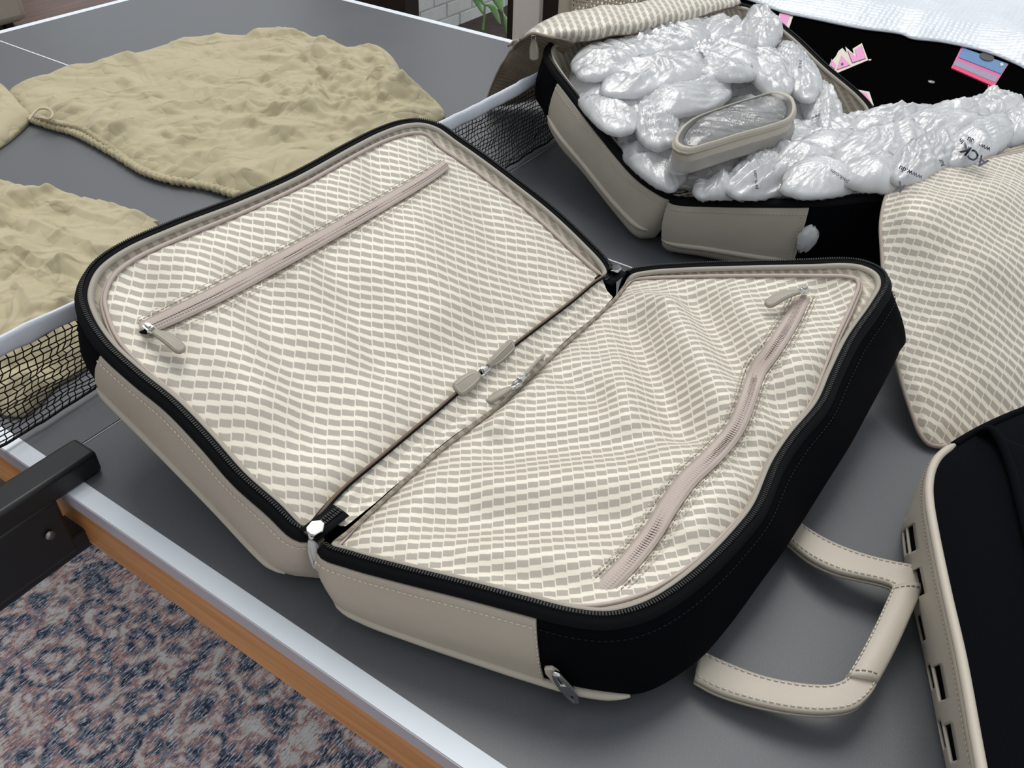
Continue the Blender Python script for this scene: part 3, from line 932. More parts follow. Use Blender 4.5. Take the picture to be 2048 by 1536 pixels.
part('spine_seam', MB().tube([q + np.array([0, 0, 0.0012]) for q in eL], 0.0016, 8), M['seam'], suit_a)
part('spine_seam', MB().tube([q + np.array([0.001, -0.002, 0.0005]) for q in eL], 0.0012, 8), M['dark_gap'], suit_a)
part('spine_base', MB().grid([[eL[i] + (eR[i] - eL[i]) * t + np.array([0, 0, -0.03 - 0.02 * math.sin(math.pi * t)]) for t in np.linspace(-0.1, 1.1, 8)] for i in range(nS)]), M['black'], suit_a)

# pocket zips and their pulls
pz = pocket_zip(HL, [(283, 660), (340, 634), (430, 591), (540, 533), (640, 478), (740, 422), (820, 376), (870, 345), (893, 328)], [13, 15, 15, 15, 14, 13, 12, 11, 9], suit_a, z0=0.15)
part('zip_opening', MB().ribbon([WS(x, y, HL.surf, 0.005, 0.15) for x, y in ((278, 664), (290, 659), (303, 652))], [WS(x, y, HL.surf, 0.005, 0.15) for x, y in ((282, 667), (292, 668), (308, 660))], 0.001, 3), M['dark_gap'], suit_a)
pull_tab(suit_a, WS(308, 664, HL.surf, 0.010, 0.16), WS(366, 704, HL.surf, 0.011, 0.16), 0.0125, bend=0.004)
pz2 = pocket_zip(HR, [(1622, 562), (1603, 600), (1583, 640), (1545, 700), (1515, 742), (1495, 800), (1470, 858), (1425, 912), (1375, 960), (1335, 1015), (1305, 1065), (1262, 1120), (1196, 1188)], [13, 14, 15, 16, 15, 16, 17, 17, 18, 18, 18, 18, 18], suit_a, z0=0.12)
pull_tab(suit_a, WS(1598, 584, HR.surf, 0.012, 0.15), WS(1532, 612, HR.surf, 0.010, 0.15), 0.0135, bend=0.005)
# pulls along the spine zips
pull_tab(suit_a, WS(958, 748, HL.surf, 0.008, 0.1), WS(912, 783, HL.surf, 0.006, 0.1), 0.018, nrm=(0.2, -0.5, 0.8), bend=0.002)
pull_tab(suit_a, WS(976, 732, HL.surf, 0.008, 0.1), WS(1026, 686, HL.surf, 0.008, 0.1), 0.014, nrm=(0.2, -0.9, 0.5), bend=0.002)
pull_tab(suit_a, WS(1020, 777, HR.surf, 0.004, 0.1), WS(972, 804, HR.surf, 0.001, 0.1), 0.017, nrm=(0.1, 0.4, 0.9), bend=0.001)
pull_tab(suit_a, WS(1050, 752, HR.surf, 0.006, 0.1), WS(1088, 711, HR.surf, 0.006, 0.1), 0.011, nrm=(0.1, 0.9, 0.5), bend=0.001)

# short black zip ends dipping under the spine lining, with nickel sliders
def zip_end(p0, p1, half_w, z):
    P0 = W(*p0, z); P1 = W(*p1, z); t = (P1 - P0) / np.linalg.norm(P1 - P0); sd = np.cross(t, (0, 0, 1))
    o = part('zip_end', MB().ribbon([P0 - sd * half_w, P1 - sd * half_w], [P0 + sd * half_w, P1 + sd * half_w], 0.0015, 5, 0.001), M['zip_black'], suit_a)
    m = MB()
    for s_ in np.arange(0, np.linalg.norm(P1 - P0), 0.0026):
        for q in (-1, 1): m.obox(P0 + t * s_ + sd * q * 0.0022 + np.array([0, 0, 0.0022]), sd * 0.0017, t * 0.0008, np.array([0, 0, 0.0009]))
    e = part('zip_end_teeth', m, M['teeth_black'], o, smooth=False, recalc=False); e['kind'] = 'stuff'
zip_end((616, 1072), (681, 1020), 0.0105, 0.102)
zip_end((1236, 540), (1206, 564), 0.0125, 0.104)

def slider(c, t, up, size=0.013):
    c, t, up = map(lambda q: np.asarray(q, float), (c, t, up)); t /= np.linalg.norm(t)
    sd = np.cross(t, up); sd /= np.linalg.norm(sd); up = np.cross(sd, t)
    loop = [c + size * (a * t + b * sd) for a, b in ((0.95, -0.25), (0.95, 0.25), (0.3, 0.72), (-0.5, 0.55), (-0.7, 0.25), (-0.7, -0.25), (-0.5, -0.55), (0.3, -0.72))]
    return part('zip_slider', MB().prism(loop, up * size * 0.35), M['chrome'], suit_a, smooth='auto', bevel=0.001)
tdir = W(681, 1020, 0.1) - W(616, 1072, 0.1)
slider(W(629, 1060, 0.108), tdir, (0.1, -0.2, 1), 0.0100)
part('slider_ring', MB().tube([W(618, 1066, 0.108), W(621, 1076, 0.105), W(628, 1078, 0.103)], 0.0018, 6), M['chrome'], suit_a)
slider(W(1231, 541, 0.109), W(1240, 532, 0.1) - W(1222, 555, 0.1), (-0.2, 0.1, 1), 0.0105)
# plastic-sleeved pull hanging in the notch between the halves
pull_tab(suit_a, W(622, 1080, 0.100), W(643, 1141, 0.062), 0.0125, nrm=(-0.5, -0.2, 0.9), mat='film_white', ring=False, name='sleeved_zip_pull')
part('pull_charm', MB().tube([W(634, 1122, 0.077), W(636, 1128, 0.075)], 0.004, 10), M['chrome'], suit_a)

# nickel ring on a leather tab at the corner of the near wall
def wall_at(px, py, v, off):
    best = None
    for i in range(HR.n):
        q = HR.wall(i, v, off); d = RM.T @ (q - CAMPOS)
        x = 1024 + FPX * d[0] / -d[2]; y = 768 - FPX * d[1] / -d[2]
        e = (x - px) ** 2
        if q[0] < 0.3 and (best is None or e < best[0]): best = (e, q, i, x, y)
    return best
b1 = wall_at(1116, 1290, 0.42, 0.006); b2 = wall_at(1152, 1376, 0.93, 0.006)
P0, P1 = b1[1], b2[1]; ow = HR.N[b1[2]]
tv = (P1 - P0) / np.linalg.norm(P1 - P0); sd = np.cross(tv, ow)
Ln = np.linalg.norm(P1 - P0)
lt = [P0 + tv * Ln * a + sd * b for a, b in ((-0.02, 0.004), (0.0, 0.011), (0.15, 0.013), (0.5, 0.012), (0.58, 0.006), (0.5, 0.002), (0.1, 0.001))]
part('ring_tab', MB().prism(lt, ow * 0.004), M['leather'], suit_a, smooth='auto', bevel=0.001)
ringp = [P0 + tv * Ln * (0.52 + 0.48 * math.cos(a)) + sd * (0.0042 * math.sin(a) + 0.001) + ow * 0.006 for a in np.linspace(0, 2 * math.pi, 29)[:-1]]
part('strap_ring', MB().tube(ringp, 0.0024, 8, closed=True, up=ow), M['chrome'], suit_a)
part('strap_bar', MB().obox(P0 + tv * Ln * 0.56 + ow * 0.006, tv * 0.010, sd * 0.005, ow * 0.0022), M['chrome'], suit_a, smooth='auto', bevel=0.0015)

# carry handle lying on the table
def edge3(pts, n): return catmull([W(*q) for q in pts], n)
nH = 46
outU = edge3([(1592, 1040, 0.016), (1603, 1050, 0.018), (1656, 1083, 0.024), (1724, 1110, 0.030), (1792, 1127, 0.034), (1826, 1134, 0.036), (1845, 1146, 0.036), (1848, 1163, 0.036), (1845, 1180, 0.036)], nH)
inU = edge3([(1566, 1075, 0.014), (1580, 1088, 0.017), (1621, 1120, 0.023), (1673, 1144, 0.028), (1741, 1160, 0.032), (1770, 1167, 0.034), (1781, 1171, 0.035), (1785, 1175, 0.036), (1784, 1181, 0.036)], nH)
outD = edge3([(1753, 1366, 0.036), (1750, 1375, 0.036), (1734, 1397, 0.036), (1707, 1418, 0.035), (1656, 1427, 0.032), (1587, 1423, 0.028), (1502, 1406, 0.022), (1433, 1384, 0.017), (1389, 1361, 0.014)], nH)
inD = edge3([(1692, 1354, 0.036), (1689, 1360, 0.036), (1680, 1366, 0.035), (1665, 1371, 0.034), (1645, 1373, 0.032), (1587, 1368, 0.027), (1519, 1353, 0.022), (1440, 1322, 0.017), (1400, 1302, 0.014)], nH)
for A, B in ((outU, inU), (inD, outD)):
    st = part('handle_strap', MB().ribbon(A, B, 0.0055, 9, 0.0012), M['leather'], suit_a)
    part('strap_lower_layer', MB().ribbon(A - np.array([0, 0, 0.005]), B - np.array([0, 0, 0.005]), 0.003, 3), M['leather'], st)
    for f in (0.10, 0.90):
        HR.stitch_line(A * (1 - f) + B * f + np.array([0, 0, 0.0042]), 'thread', 'strap_stitching', 0.0056, 0.0006, parent=st)
gA = edge3([(1846, 1176, 0.036), (1822, 1230, 0.038), (1790, 1300, 0.038), (1754, 1368, 0.036)], 24)
gB = edge3([(1784, 1178, 0.036), (1753, 1245, 0.038), (1722, 1305, 0.038), (1691, 1357, 0.036)], 24)
grip = part('handle_grip', MB().ribbon(gA, gB, 0.009, 11, 0.0045), M['leather'], suit_a)
HR.stitch_line(gB + (gA - gB) * 0.04 + np.array([0, 0, 0.0062]), 'thread', 'grip_stitching', 0.0056, 0.0007, parent=grip)
for k in (1, 22):
    HR.stitch_line(np.array([gA[k] * (1 - f) + gB[k] * f + np.array([0, 0, 0.0052 + 0.0045 * (1 - (2 * f - 1) ** 2)]) for f in np.linspace(0.1, 0.95, 8)]), 'dark_thread', 'grip_stitching', 0.005, 0.0006, parent=grip)

# ------------------------------------------------------------------ suitcase B (open, packed with air pillows)
suit_b = thing('suitcase', (1.05, -0.42, 0.0), 'open black and taupe leather suitcase filled with clear air pillows', 'suitcase', 'matching taupe suitcases')
G_ = lambda px, py, z, **k: dict(r=(px, py, z), **k)
ctrl = [
    G_(1346, 384, 0.100, b=(1292, 482, 0.004), g=0.016), G_(1320, 372, 0.102, b=(1268, 478, 0.006), g=0.016), G_(1281, 345, 0.110, b=(1230, 435, 0.018), g=0.016), G_(1212, 266, 0.138, b=(1165, 352, 0.048), g=0.016),
    G_(1144, 178, 0.172, b=(1112, 290, 0.072), g=0.018), G_(1112, 136, 0.188, b=(1088, 235, 0.092), g=0.018), G_(1097, 108, 0.197, b=(1072, 205, 0.104), g=0.018), G_(1100, 88, 0.200, h=0.10, g=0.02), G_(1130, 72, 0.202, h=0.10, g=0.02),
    G_(1220, 55, 0.204, h=0.10, g=0.022), G_(1330, 33, 0.205, h=0.10, g=0.022), G_(1430, 12, 0.205, h=0.10, g=0.022), G_(1474, 8, 0.204, h=0.10, g=0.022), G_(1519, 20, 0.200, h=0.10, g=0.022), G_(1587, 68, 0.180, h=0.10, g=0.022),
    G_(1656, 133, 0.155, h=0.10, g=0.024), G_(1724, 191, 0.128, h=0.10, g=0.024), G_(1745, 217, 0.118, h=0.10, g=0.022), G_(1744, 240, 0.112, h=0.10, g=0.014),
    G_(1690, 268, 0.108, h=0.095, g=0.006), G_(1560, 315, 0.104, h=0.095, g=0.005), G_(1440, 354, 0.102, h=0.095, g=0.005),
]
BL = Half(suit_b, ctrl, 260)
BL.shell(M['black'])
i0 = BL.near(1122, 150, 0.184); i1 = BL.near(1352, 384, 0.1)
lp = BL.leather(i0, i1, 0.03, 0.99)
BL.stitch_line([BL.wall(i, 0.10, 0.0034) for i in BL.idx(i0, i1)], parent=lp)
BL.piping(i0, BL.near(1335, 380, 0.101), 0.68, 0.0042, off=0.003)
a_, b_ = BL.near(1346, 384, 0.1), BL.near(1744, 240, 0.112)
r1 = long_run(BL, a_, b_); r2 = long_run(BL, b_, a_)
BL.zipper(r1 if len(r1) > len(r2) else r2)
BL.gusset(0.055)
BL.panel([], pattern_dirs(1400, 220, 0.1, (1, -0.4), (0.5, 1)), puff=0.0, drop=0.055, rings=24, name='base_lining')

ctrl = [
    G_(1350, 394, 0.100, h=0.094, g=0.016), G_(1430, 398, 0.108, h=0.102, g=0.014), G_(1530, 399, 0.122, h=0.116, g=0.014), G_(1621, 398, 0.134, h=0.128, g=0.014), G_(1690, 393, 0.142, h=0.136, g=0.014),
    G_(1770, 386, 0.150, h=0.14, g=0.016), dict(w=(0.935, -0.660, 0.150), h=0.14), dict(w=(0.965, -0.695, 0.150), h=0.14), dict(w=(1.02, -0.715, 0.150), h=0.14), dict(w=(1.20, -0.765, 0.150), h=0.14),
    dict(w=(1.36, -0.810, 0.150), h=0.14), dict(w=(1.41, -0.812, 0.150), h=0.14), dict(w=(1.43, -0.775, 0.148), h=0.14), dict(w=(1.38, -0.62, 0.130), h=0.12), dict(w=(1.335, -0.525, 0.112), h=0.105),
    dict(w=(1.30, -0.512, 0.108), h=0.10), dict(w=(1.08, -0.452, 0.104), h=0.098), dict(w=(0.88, -0.385, 0.101), h=0.095),
]
BR = Half(suit_b, ctrl, 260)
BR.shell(M['black'])
i0 = BR.near(1350, 394, 0.1); i1 = BR.near(1617, 398, 0.134)
lp = BR.leather(i0, i1, 0.02, 0.99)
BR.stitch_line([BR.wall(i, 0.09, 0.0034) for i in BR.idx(i0, i1)], parent=lp)
BR.stitch_line([BR.wall((i1 - 1) if BR.idx(i0, i1)[-1] == i1 else (i1 + 1) % BR.n, v, 0.0034) for v in np.linspace(0.09, 0.9, 12)], parent=lp)
BR.piping(i0, i1, 0.74, 0.0042, off=0.002)
a_, b_ = BR.near(1350, 394, 0.1), BR.n and int(np.argmin(np.linalg.norm(BR.R - np.array([1.335, -0.525, 0.112]), axis=1)))
r1 = long_run(BR, a_, b_); r2 = long_run(BR, b_, a_)
BR.zipper(r1 if len(r1) > len(r2) else r2)
BR.gusset(0.055)
BR.panel([], pattern_dirs(1600, 380, 0.1, (1, -0.2), (0.2, 1)), puff=0.0, drop=0.055, rings=24, name='base_lining')
e0 = [W(1346, 386, 0.100), W(1440, 356, 0.101), W(1560, 318, 0.103), W(1690, 272, 0.106), W(1742, 245, 0.110)]
e1_ = [np.array(q) for q in ((0.835, -0.372, 0.098), (0.93, -0.405, 0.099), (1.08, -0.452, 0.101), (1.25, -0.500, 0.105), (1.33, -0.522, 0.108))]
E0 = catmull(e0, 30); E1 = catmull(e1_, 30)
Gs = [[E0[i] * (1 - t) + E1[i] * t - np.array([0, 0, 0.003]) for t in np.linspace(-0.05, 1.05, 6)] for i in range(30)]
part('spine_lining', MB().grid(Gs, [[(q[0] * 0.7 + q[1] * 0.7, q[0] * 0.7 - q[1] * 0.7) for q in r] for r in Gs]), M['lining'], suit_b)
# crumpled foam-wrapped buckle on the front wall
def crumple_ball(c, ax, ay, az, seed, mat, parent, name, nu=22, nv=14, amp=0.18):
    V = []; F = []
    for j in range(nv + 1):
        th = math.pi * j / nv
        for i in range(nu):
            ph = 2 * math.pi * i / nu
            d = np.array([math.sin(th) * math.cos(ph), math.sin(th) * math.sin(ph), math.cos(th)])
            r = 1 + amp * (abs(fbm(d[0] * 2.2 + seed, d[1] * 2.2, d[2] * 2.2, 3)) * 2 - 0.6)
            V.append(np.asarray(c) + r * (d[0] * np.asarray(ax) + d[1] * np.asarray(ay) + d[2] * np.asarray(az)))
    for j in range(nv):
        for i in range(nu):
            k = (i + 1) % nu
            F.append((j * nu + i, j * nu + k, (j + 1) * nu + k, (j + 1) * nu + i))
    return part(name, MB().add(V, F), mat, parent)
ib = BR.near(1626, 398, 0.134)
c = BR.wall(ib, 0.36, 0.012); T_ = tangents(BR.R, True)[ib]
crumple_ball(c, T_ * 0.014, BR.N[ib] * 0.010, np.array([0, 0, 0.021]), 3.3, M['film_white'], suit_b, 'wrapped_buckle')

def loft(rows, nu, nv, uvdir=None):
    """rows of control points (world) -> smooth grid [nu][nv]"""
    C = [catmull(r, nu) for r in rows]
    G = []
    for i in range(nu):
        G.append(catmull([c[i] for c in C], nv))
    return np.array(G)

def sheet(name, G, UV, mat, parent, th=0.003):
    o = part(name, MB().grid(G, UV), M[mat], parent)
    sm = o.modifiers.new('thickness', 'SOLIDIFY'); sm.thickness = th; sm.offset = 0
    return o

def wp(*pts): return [W(*q) for q in pts]
def arcuv(G, su=1.0, rot=0.0):
    """length-true UV for a lofted sheet, turned by rot"""
    G = np.asarray(G); m, n = G.shape[:2]
    u = np.concatenate([[0], np.cumsum(np.linalg.norm(np.diff(G[:, n // 2], axis=0), axis=1))])
    v = np.concatenate([[0], np.cumsum(np.linalg.norm(np.diff(G[m // 2], axis=0), axis=1))])
    U, V = np.meshgrid(u, v, indexing='ij')
    c, s_ = math.cos(rot), math.sin(rot)
    return np.stack([c * U + s_ * V, -s_ * U + c * V], -1)

# divider flap folded back over the far side of the left half
G = loft([wp((1150, 84, 0.207), (1200, 78, 0.210), (1290, 60, 0.211), (1415, 30, 0.210), (1482, 5, 0.208)),
          wp((1100, 74, 0.222), (1175, 62, 0.228), (1290, 42, 0.228), (1400, 16, 0.224), (1480, 0, 0.214)),
          wp((1062, 66, 0.226), (1140, 36, 0.236), (1270, 18, 0.236), (1380, -4, 0.232), (1476, -10, 0.218)),
          wp((1040, 78, 0.215), (1130, 27, 0.233), (1262, 9, 0.233), (1376, -14, 0.228), (1474, -16, 0.214)),
          [W(1040, 78, 0.2) + np.array([0.04, 0.05, -0.03]), W(1130, 27, 0.2) + np.array([0.05, 0.06, -0.06]), W(1262, 9, 0.2) + np.array([0.05, 0.06, -0.08]), W(1376, -14, 0.2) + np.array([0.04, 0.05, -0.06]), W(1474, -16, 0.2) + np.array([0.02, 0.03, -0.03])]], 90, 44)
for i in range(90):
    for k in range(44):
        q = G[i, k]; q[2] += 0.004 * fbm(q[0] * 14, q[1] * 14, 3.0, 3)
du, dv = pattern_dirs(1290, 40, 0.22, (0.6, 0.8), (1, -0.6)); du = du * 0.55; dv = dv * 0.5
UV = np.stack([G[..., 0] * du[0] + G[..., 1] * du[1], G[..., 0] * dv[0] + G[..., 1] * dv[1]], -1)
fl = sheet('divider_flap', G, UV, 'lining', suit_b, 0.002)
part('flap_piping', MB().tube([G[0, k] for k in range(0, 44)], 0.0024, 8), M['piping'], fl)
part('flap_piping', MB().tube([G[i, 0] for i in range(0, 90)], 0.0016, 8), M['seam'], fl)
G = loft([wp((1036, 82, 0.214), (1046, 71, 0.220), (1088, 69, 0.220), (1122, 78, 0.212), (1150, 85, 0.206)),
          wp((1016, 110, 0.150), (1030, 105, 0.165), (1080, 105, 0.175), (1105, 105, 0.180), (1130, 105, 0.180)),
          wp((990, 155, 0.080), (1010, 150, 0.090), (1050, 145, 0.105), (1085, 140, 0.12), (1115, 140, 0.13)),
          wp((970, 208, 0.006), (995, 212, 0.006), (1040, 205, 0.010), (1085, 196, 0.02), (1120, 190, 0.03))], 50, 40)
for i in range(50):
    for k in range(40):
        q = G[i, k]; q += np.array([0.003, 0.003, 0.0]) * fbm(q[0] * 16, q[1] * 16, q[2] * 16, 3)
fl = sheet('hanging_flap_end', G, arcuv(G, 1, 0.2), 'lining_back_shaded', suit_b, 0.002)
part('flap_piping', MB().tube([G[0, k] for k in range(40)], 0.0024, 8), M['piping'], fl)
pull_tab(suit_b, W(1067, 78, 0.212), W(1069, 121, 0.180), 0.016, nrm=(-0.7, -0.5, 0.5), name='flap_zip_pull', th=0.003)

# divider flap of the right half, spread over its side and onto the table
outl = [(1780, 372, 0.158), (1768, 410, 0.150), (1762, 452, 0.138), (1764, 500, 0.122), (1770, 580, 0.096), (1782, 680, 0.066), (1800, 752, 0.046), (1822, 820, 0.028), (1840, 866, 0.014), (1858, 888, 0.008), (1880, 893, 0.007), (1910, 886, 0.008), (1960, 866, 0.016), (2048, 846, 0.020), (2120, 826, 0.022)]
Le = catmull([W(*q) for q in outl[:11]], 70)
rightc = [(2120, 290, 0.165), (2160, 380, 0.150), (2180, 480, 0.125), (2190, 560, 0.105), (2185, 640, 0.082), (2180, 720, 0.056), (2160, 780, 0.036), (2130, 815, 0.026), (2060, 838, 0.020), (1965, 868, 0.012), (1890, 892, 0.007)]
midc = [(1905, 332, 0.176), (1925, 400, 0.172), (1935, 480, 0.150), (1945, 560, 0.125), (1950, 640, 0.095), (1955, 710, 0.070), (1960, 770, 0.048), (1955, 820, 0.030), (1935, 858, 0.018), (1905, 880, 0.010), (1885, 892, 0.007)]
q1c = [(1812, 356, 0.168), (1830, 400, 0.168), (1845, 460, 0.150), (1852, 520, 0.128), (1855, 600, 0.100), (1862, 690, 0.072), (1872, 760, 0.050), (1878, 825, 0.030), (1880, 866, 0.016), (1880, 884, 0.010), (1882, 893, 0.007)]
q3c = [(2020, 310, 0.176), (2050, 390, 0.165), (2065, 480, 0.142), (2070, 560, 0.118), (2070, 640, 0.090), (2068, 715, 0.064), (2060, 775, 0.044), (2040, 822, 0.028), (2000, 850, 0.018), (1940, 875, 0.010), (1888, 892, 0.007)]
G = loft([[W(*q) for q in outl[:11]], wp(*q1c), wp(*midc), wp(*q3c), wp(*rightc)], 90, 70)
for i in range(90):
    for k in range(70):
        q = G[i, k]
        edge = min(1, min(k, 69 - k) / 6) * min(1, min(i, 89 - i) / 5)
        q[2] += edge * (0.010 * fbm(q[0] * 7, q[1] * 7, 5.0, 2) + 0.003 * fbm(q[0] * 22, q[1] * 22, 9.0, 2))
        q[2] = max(q[2], 0.005)
du, dv = pattern_dirs(1900, 600, 0.1, (1, 0.30), (-0.45, 1))
UV = np.stack([G[..., 0] * du[0] + G[..., 1] * du[1], G[..., 0] * dv[0] + G[..., 1] * dv[1]], -1)
fl = sheet('divider_flap', G, UV, 'lining', suit_b, 0.004)
per = [G[0, k] for k in range(69, -1, -1)] + [G[i, 0] for i in range(1, 90)] + [G[89, k] for k in range(1, 70)]
part('flap_piping', MB().tube(np.array(per), 0.0030, 8), M['piping'], fl)

# ------------------------------------------------------------------ air pillows
def tri(x):
    """triangle wave, -1..1, with sharp creases"""
    return 4 * abs(x - math.floor(x + 0.5)) - 1

def facets(x, y, seed, lam, amp, n=3):
    """crumpled sheet: straight creases in several directions, each living in its own patches"""
    h = 0.0
    for k in range(n):
        a = seed * 1.7 + k * 2.1 + 0.9 * noise.noise(Vector((x * 3.0 + k, y * 3.0, seed)))
        u = x * math.cos(a) + y * math.sin(a)
        m_ = noise.noise(Vector((x * 0.22 / lam + 7 * k, y * 0.22 / lam, seed * 0.37)))
        wv = 0.35 * noise.noise(Vector((x * 0.5 / lam, y * 0.5 / lam + 3 * k, seed)))
        h += amp * max(0.0, m_ + 0.25) * 1.6 * tri(u / lam * 0.5 + wv)
    return h
PILLOWS = []
def pillow(cx, cy, rx, ry, ang, z, h, seed, mat='film', label='', cat='air pillow', group='air pillows packed in the suitcase', nu=72, nv=26, pointy=2.6):
    """inflated film cushion with crimped seams; centre and radii as seen in the photo at height z"""
    c = W(cx, cy, z); a = math.radians(ang)
    ex = W(cx + rx * math.cos(a), cy + rx * math.sin(a), z) - c
    ey = W(cx - ry * math.sin(a), cy + ry * math.cos(a), z) - c
    rnd = random.Random(seed)
    V = []; F = []
    def top(px_, py_, r): return h * (1 - r ** 2) ** 0.6
    for side in (1, -1):
        o = len(V)
        for j in range(nv):
            r = j / (nv - 1)
            for i in range(nu):
                th = 2 * math.pi * i / nu
                ct, st = math.cos(th), math.sin(th)
                sq = (abs(ct) ** pointy + abs(st) ** pointy) ** (-1 / pointy)
                wob = 1 + 0.07 * fbm(ct * 1.4 + seed, st * 1.4, 0.3, 2)
                p = c + (ex * ct + ey * st) * (r * sq * wob)
                cr = facets(p[0], p[1], seed, 0.046, 0.0070, 2) + facets(p[0], p[1], seed + 40, 0.019, 0.0020)
                pleat = 0.0028 * r ** 1.5 * (1 - r ** 8) * tri(th * (rx + ry) / 26 + 1.2 * noise.noise(Vector((th * 2, r * 2.0, seed))))
                zz = h * max(0, 1 - r ** 2.4) ** 0.55
                if side < 0: zz *= 0.55
                p[2] = z + side * zz + (cr * (1 - r ** 6) * (1 if side > 0 else 0.5)) + pleat
                V.append(p)
        for j in range(nv - 1):
            for i in range(nu):
                k = (i + 1) % nu
                q = (o + j * nu + i, o + j * nu + k, o + (j + 1) * nu + k, o + (j + 1) * nu + i)
                F.append(q if side < 0 else q[::-1])
    o = part('air_pillow', MB().add(V, F), M[mat], loc=(c[0], c[1], z))
    tag(o, label, cat, group)
    # the crimped seam sticks out as a thin flat fin
    PILLOWS.append((c, ex, ey, z, h, pointy))
    return o

LEFT_LABELS = [
    'clear air pillow along the leather side wall by the net', 'clear air pillow along the leather side wall close to the hinge', 'clear air pillow in the corner by the hanging lining flap',
    'clear air pillow under the middle of the folded lining flap', 'clear printed air pillow under the end of the folded lining flap', 'clear air pillow standing up by the bubble wrap sheet',
    'clear printed air pillow against the lining opposite the pink lettering', 'clear printed air pillow in the lined corner by the arcade table', 'clear air pillow between the oval case and the hinge corner',
    'clear air pillow in the inner ring opposite the folded lining flap', 'clear air pillow in the inner ring behind the oval case', 'clear printed air pillow around the rounded end of the oval case',
    'clear air pillow in the inner ring on the net side of the oval case', 'clear air pillow pressed against the long back of the oval case', 'clear air pillow under the dark tip of the oval case',
    'clear air pillow lying along the hinge in front of the oval case', 'clear air pillow lying along the hinge next to the milky pillows', 'small clear air pillow at the hinge zip end', 'broad clear air pillow under the rounded end of the oval case', 'broad clear air pillow at the bottom of the pile on the net side']
RIGHT_LABELS = [
    'small milky air pillow at the zip end over the leather corner', 'milky printed air pillow behind the black zip over the leather wall', 'milky air pillow behind the black zip over the wrapped buckle', 'milky printed air pillow beside the rounded flap corner behind the zip',
    'milky air pillow along the hinge in front of the oval case', 'milky air pillow in the middle row between hinge and leather wall', 'milky air pillow in the middle row behind the flap corner', 'milky air pillow printed with a K at the flap edge',
    'milky air pillow at the hinge end by the pink stripe', 'milky air pillow against the black arcade table top', 'milky air pillow under the instruction card', 'milky air pillow printed with ACK at the flap edge',
    'milky air pillow by the rounded arcade table corner', 'milky air pillow beside the flap past the ACK print', 'small milky pillow tip poking up against the arcade table', 'small milky pillow tip poking up below the instruction card']
left = [  # cx, cy, rx, ry, angle, z, h
    (1205, 190, 95, 52, 48, 0.158, 0.022), (1300, 318, 85, 40, 38, 0.118, 0.022), (1235, 118, 90, 36, -12, 0.186, 0.024),
    (1345, 78, 100, 34, -8, 0.190, 0.024), (1452, 78, 70, 34, 10, 0.186, 0.026), (1520, 64, 44, 40, 40, 0.186, 0.028),
    (1590, 142, 72, 34, 52, 0.166, 0.024), (1640, 215, 62, 36, 60, 0.142, 0.024), (1608, 275, 92, 32, -8, 0.126, 0.022),
    (1320, 150, 120, 36, -10, 0.178, 0.026), (1440, 128, 90, 34, 6, 0.182, 0.026), (1535, 145, 62, 36, 45, 0.174, 0.026),
    (1298, 228, 82, 46, 60, 0.150, 0.026), (1380, 196, 90, 34, -14, 0.166, 0.024), (1345, 282, 60, 34, 50, 0.132, 0.022), (1440, 328, 105, 30, -2, 0.114, 0.022), (1545, 316, 82, 28, -12, 0.116, 0.022),
    (1400, 355, 60, 20, -4, 0.106, 0.016),
    (1530, 225, 110, 60, 30, 0.130, 0.018), (1330, 200, 130, 80, 20, 0.132, 0.016),
]
for k, (cx, cy, rx, ry, an, z, h) in enumerate(left):
    pillow(cx, cy, rx, ry, an, z, h, 11 + k * 3, 'film', LEFT_LABELS[k], group='air pillows around the oval case')
right = [
    (1435, 378, 52, 22, -2, 0.118, 0.018), (1530, 362, 78, 34, -8, 0.128, 0.022), (1650, 360, 88, 34, -6, 0.146, 0.022), (1755, 352, 78, 34, 4, 0.158, 0.024),
    (1545, 322, 80, 28, -16, 0.128, 0.022), (1640, 306, 92, 32, -16, 0.142, 0.024), (1765, 300, 100, 40, -14, 0.160, 0.028), (1855, 318, 80, 38, -24, 0.172, 0.028),
    (1690, 264, 84, 26, -14, 0.134, 0.022), (1790, 246, 90, 26, -8, 0.148, 0.024), (1895, 250, 90, 34, -10, 0.164, 0.028), (1960, 285, 82, 36, -24, 0.176, 0.028),
    (1985, 226, 70, 30, -6, 0.160, 0.026), (2045, 250, 60, 34, -20, 0.174, 0.026), (1812, 236, 22, 26, 60, 0.166, 0.012), (1985, 205, 26, 28, 30, 0.172, 0.014),
]
for k, (cx, cy, rx, ry, an, z, h) in enumerate(right):
    pillow(cx, cy, rx, ry, an, z, h, 101 + k * 5, 'film_white', RIGHT_LABELS[k], group='air pillows beside the front flap')

def text_mesh(txt):
    cu = bpy.data.curves.new('t', 'FONT'); cu.body = txt; cu.resolution_u = 2; cu.offset = 0.022
    o = bpy.data.objects.new('t', cu); COL.objects.link(o)
    dg = bpy.context.evaluated_depsgraph_get(); dg.update()
    me = bpy.data.meshes.new_from_object(o.evaluated_get(dg))
    V = [tuple(v.co) for v in me.vertices]; F = [tuple(p.vertices) for p in me.polygons]
    bpy.data.objects.remove(o); bpy.data.curves.remove(cu); bpy.data.meshes.remove(me)
    return V, F

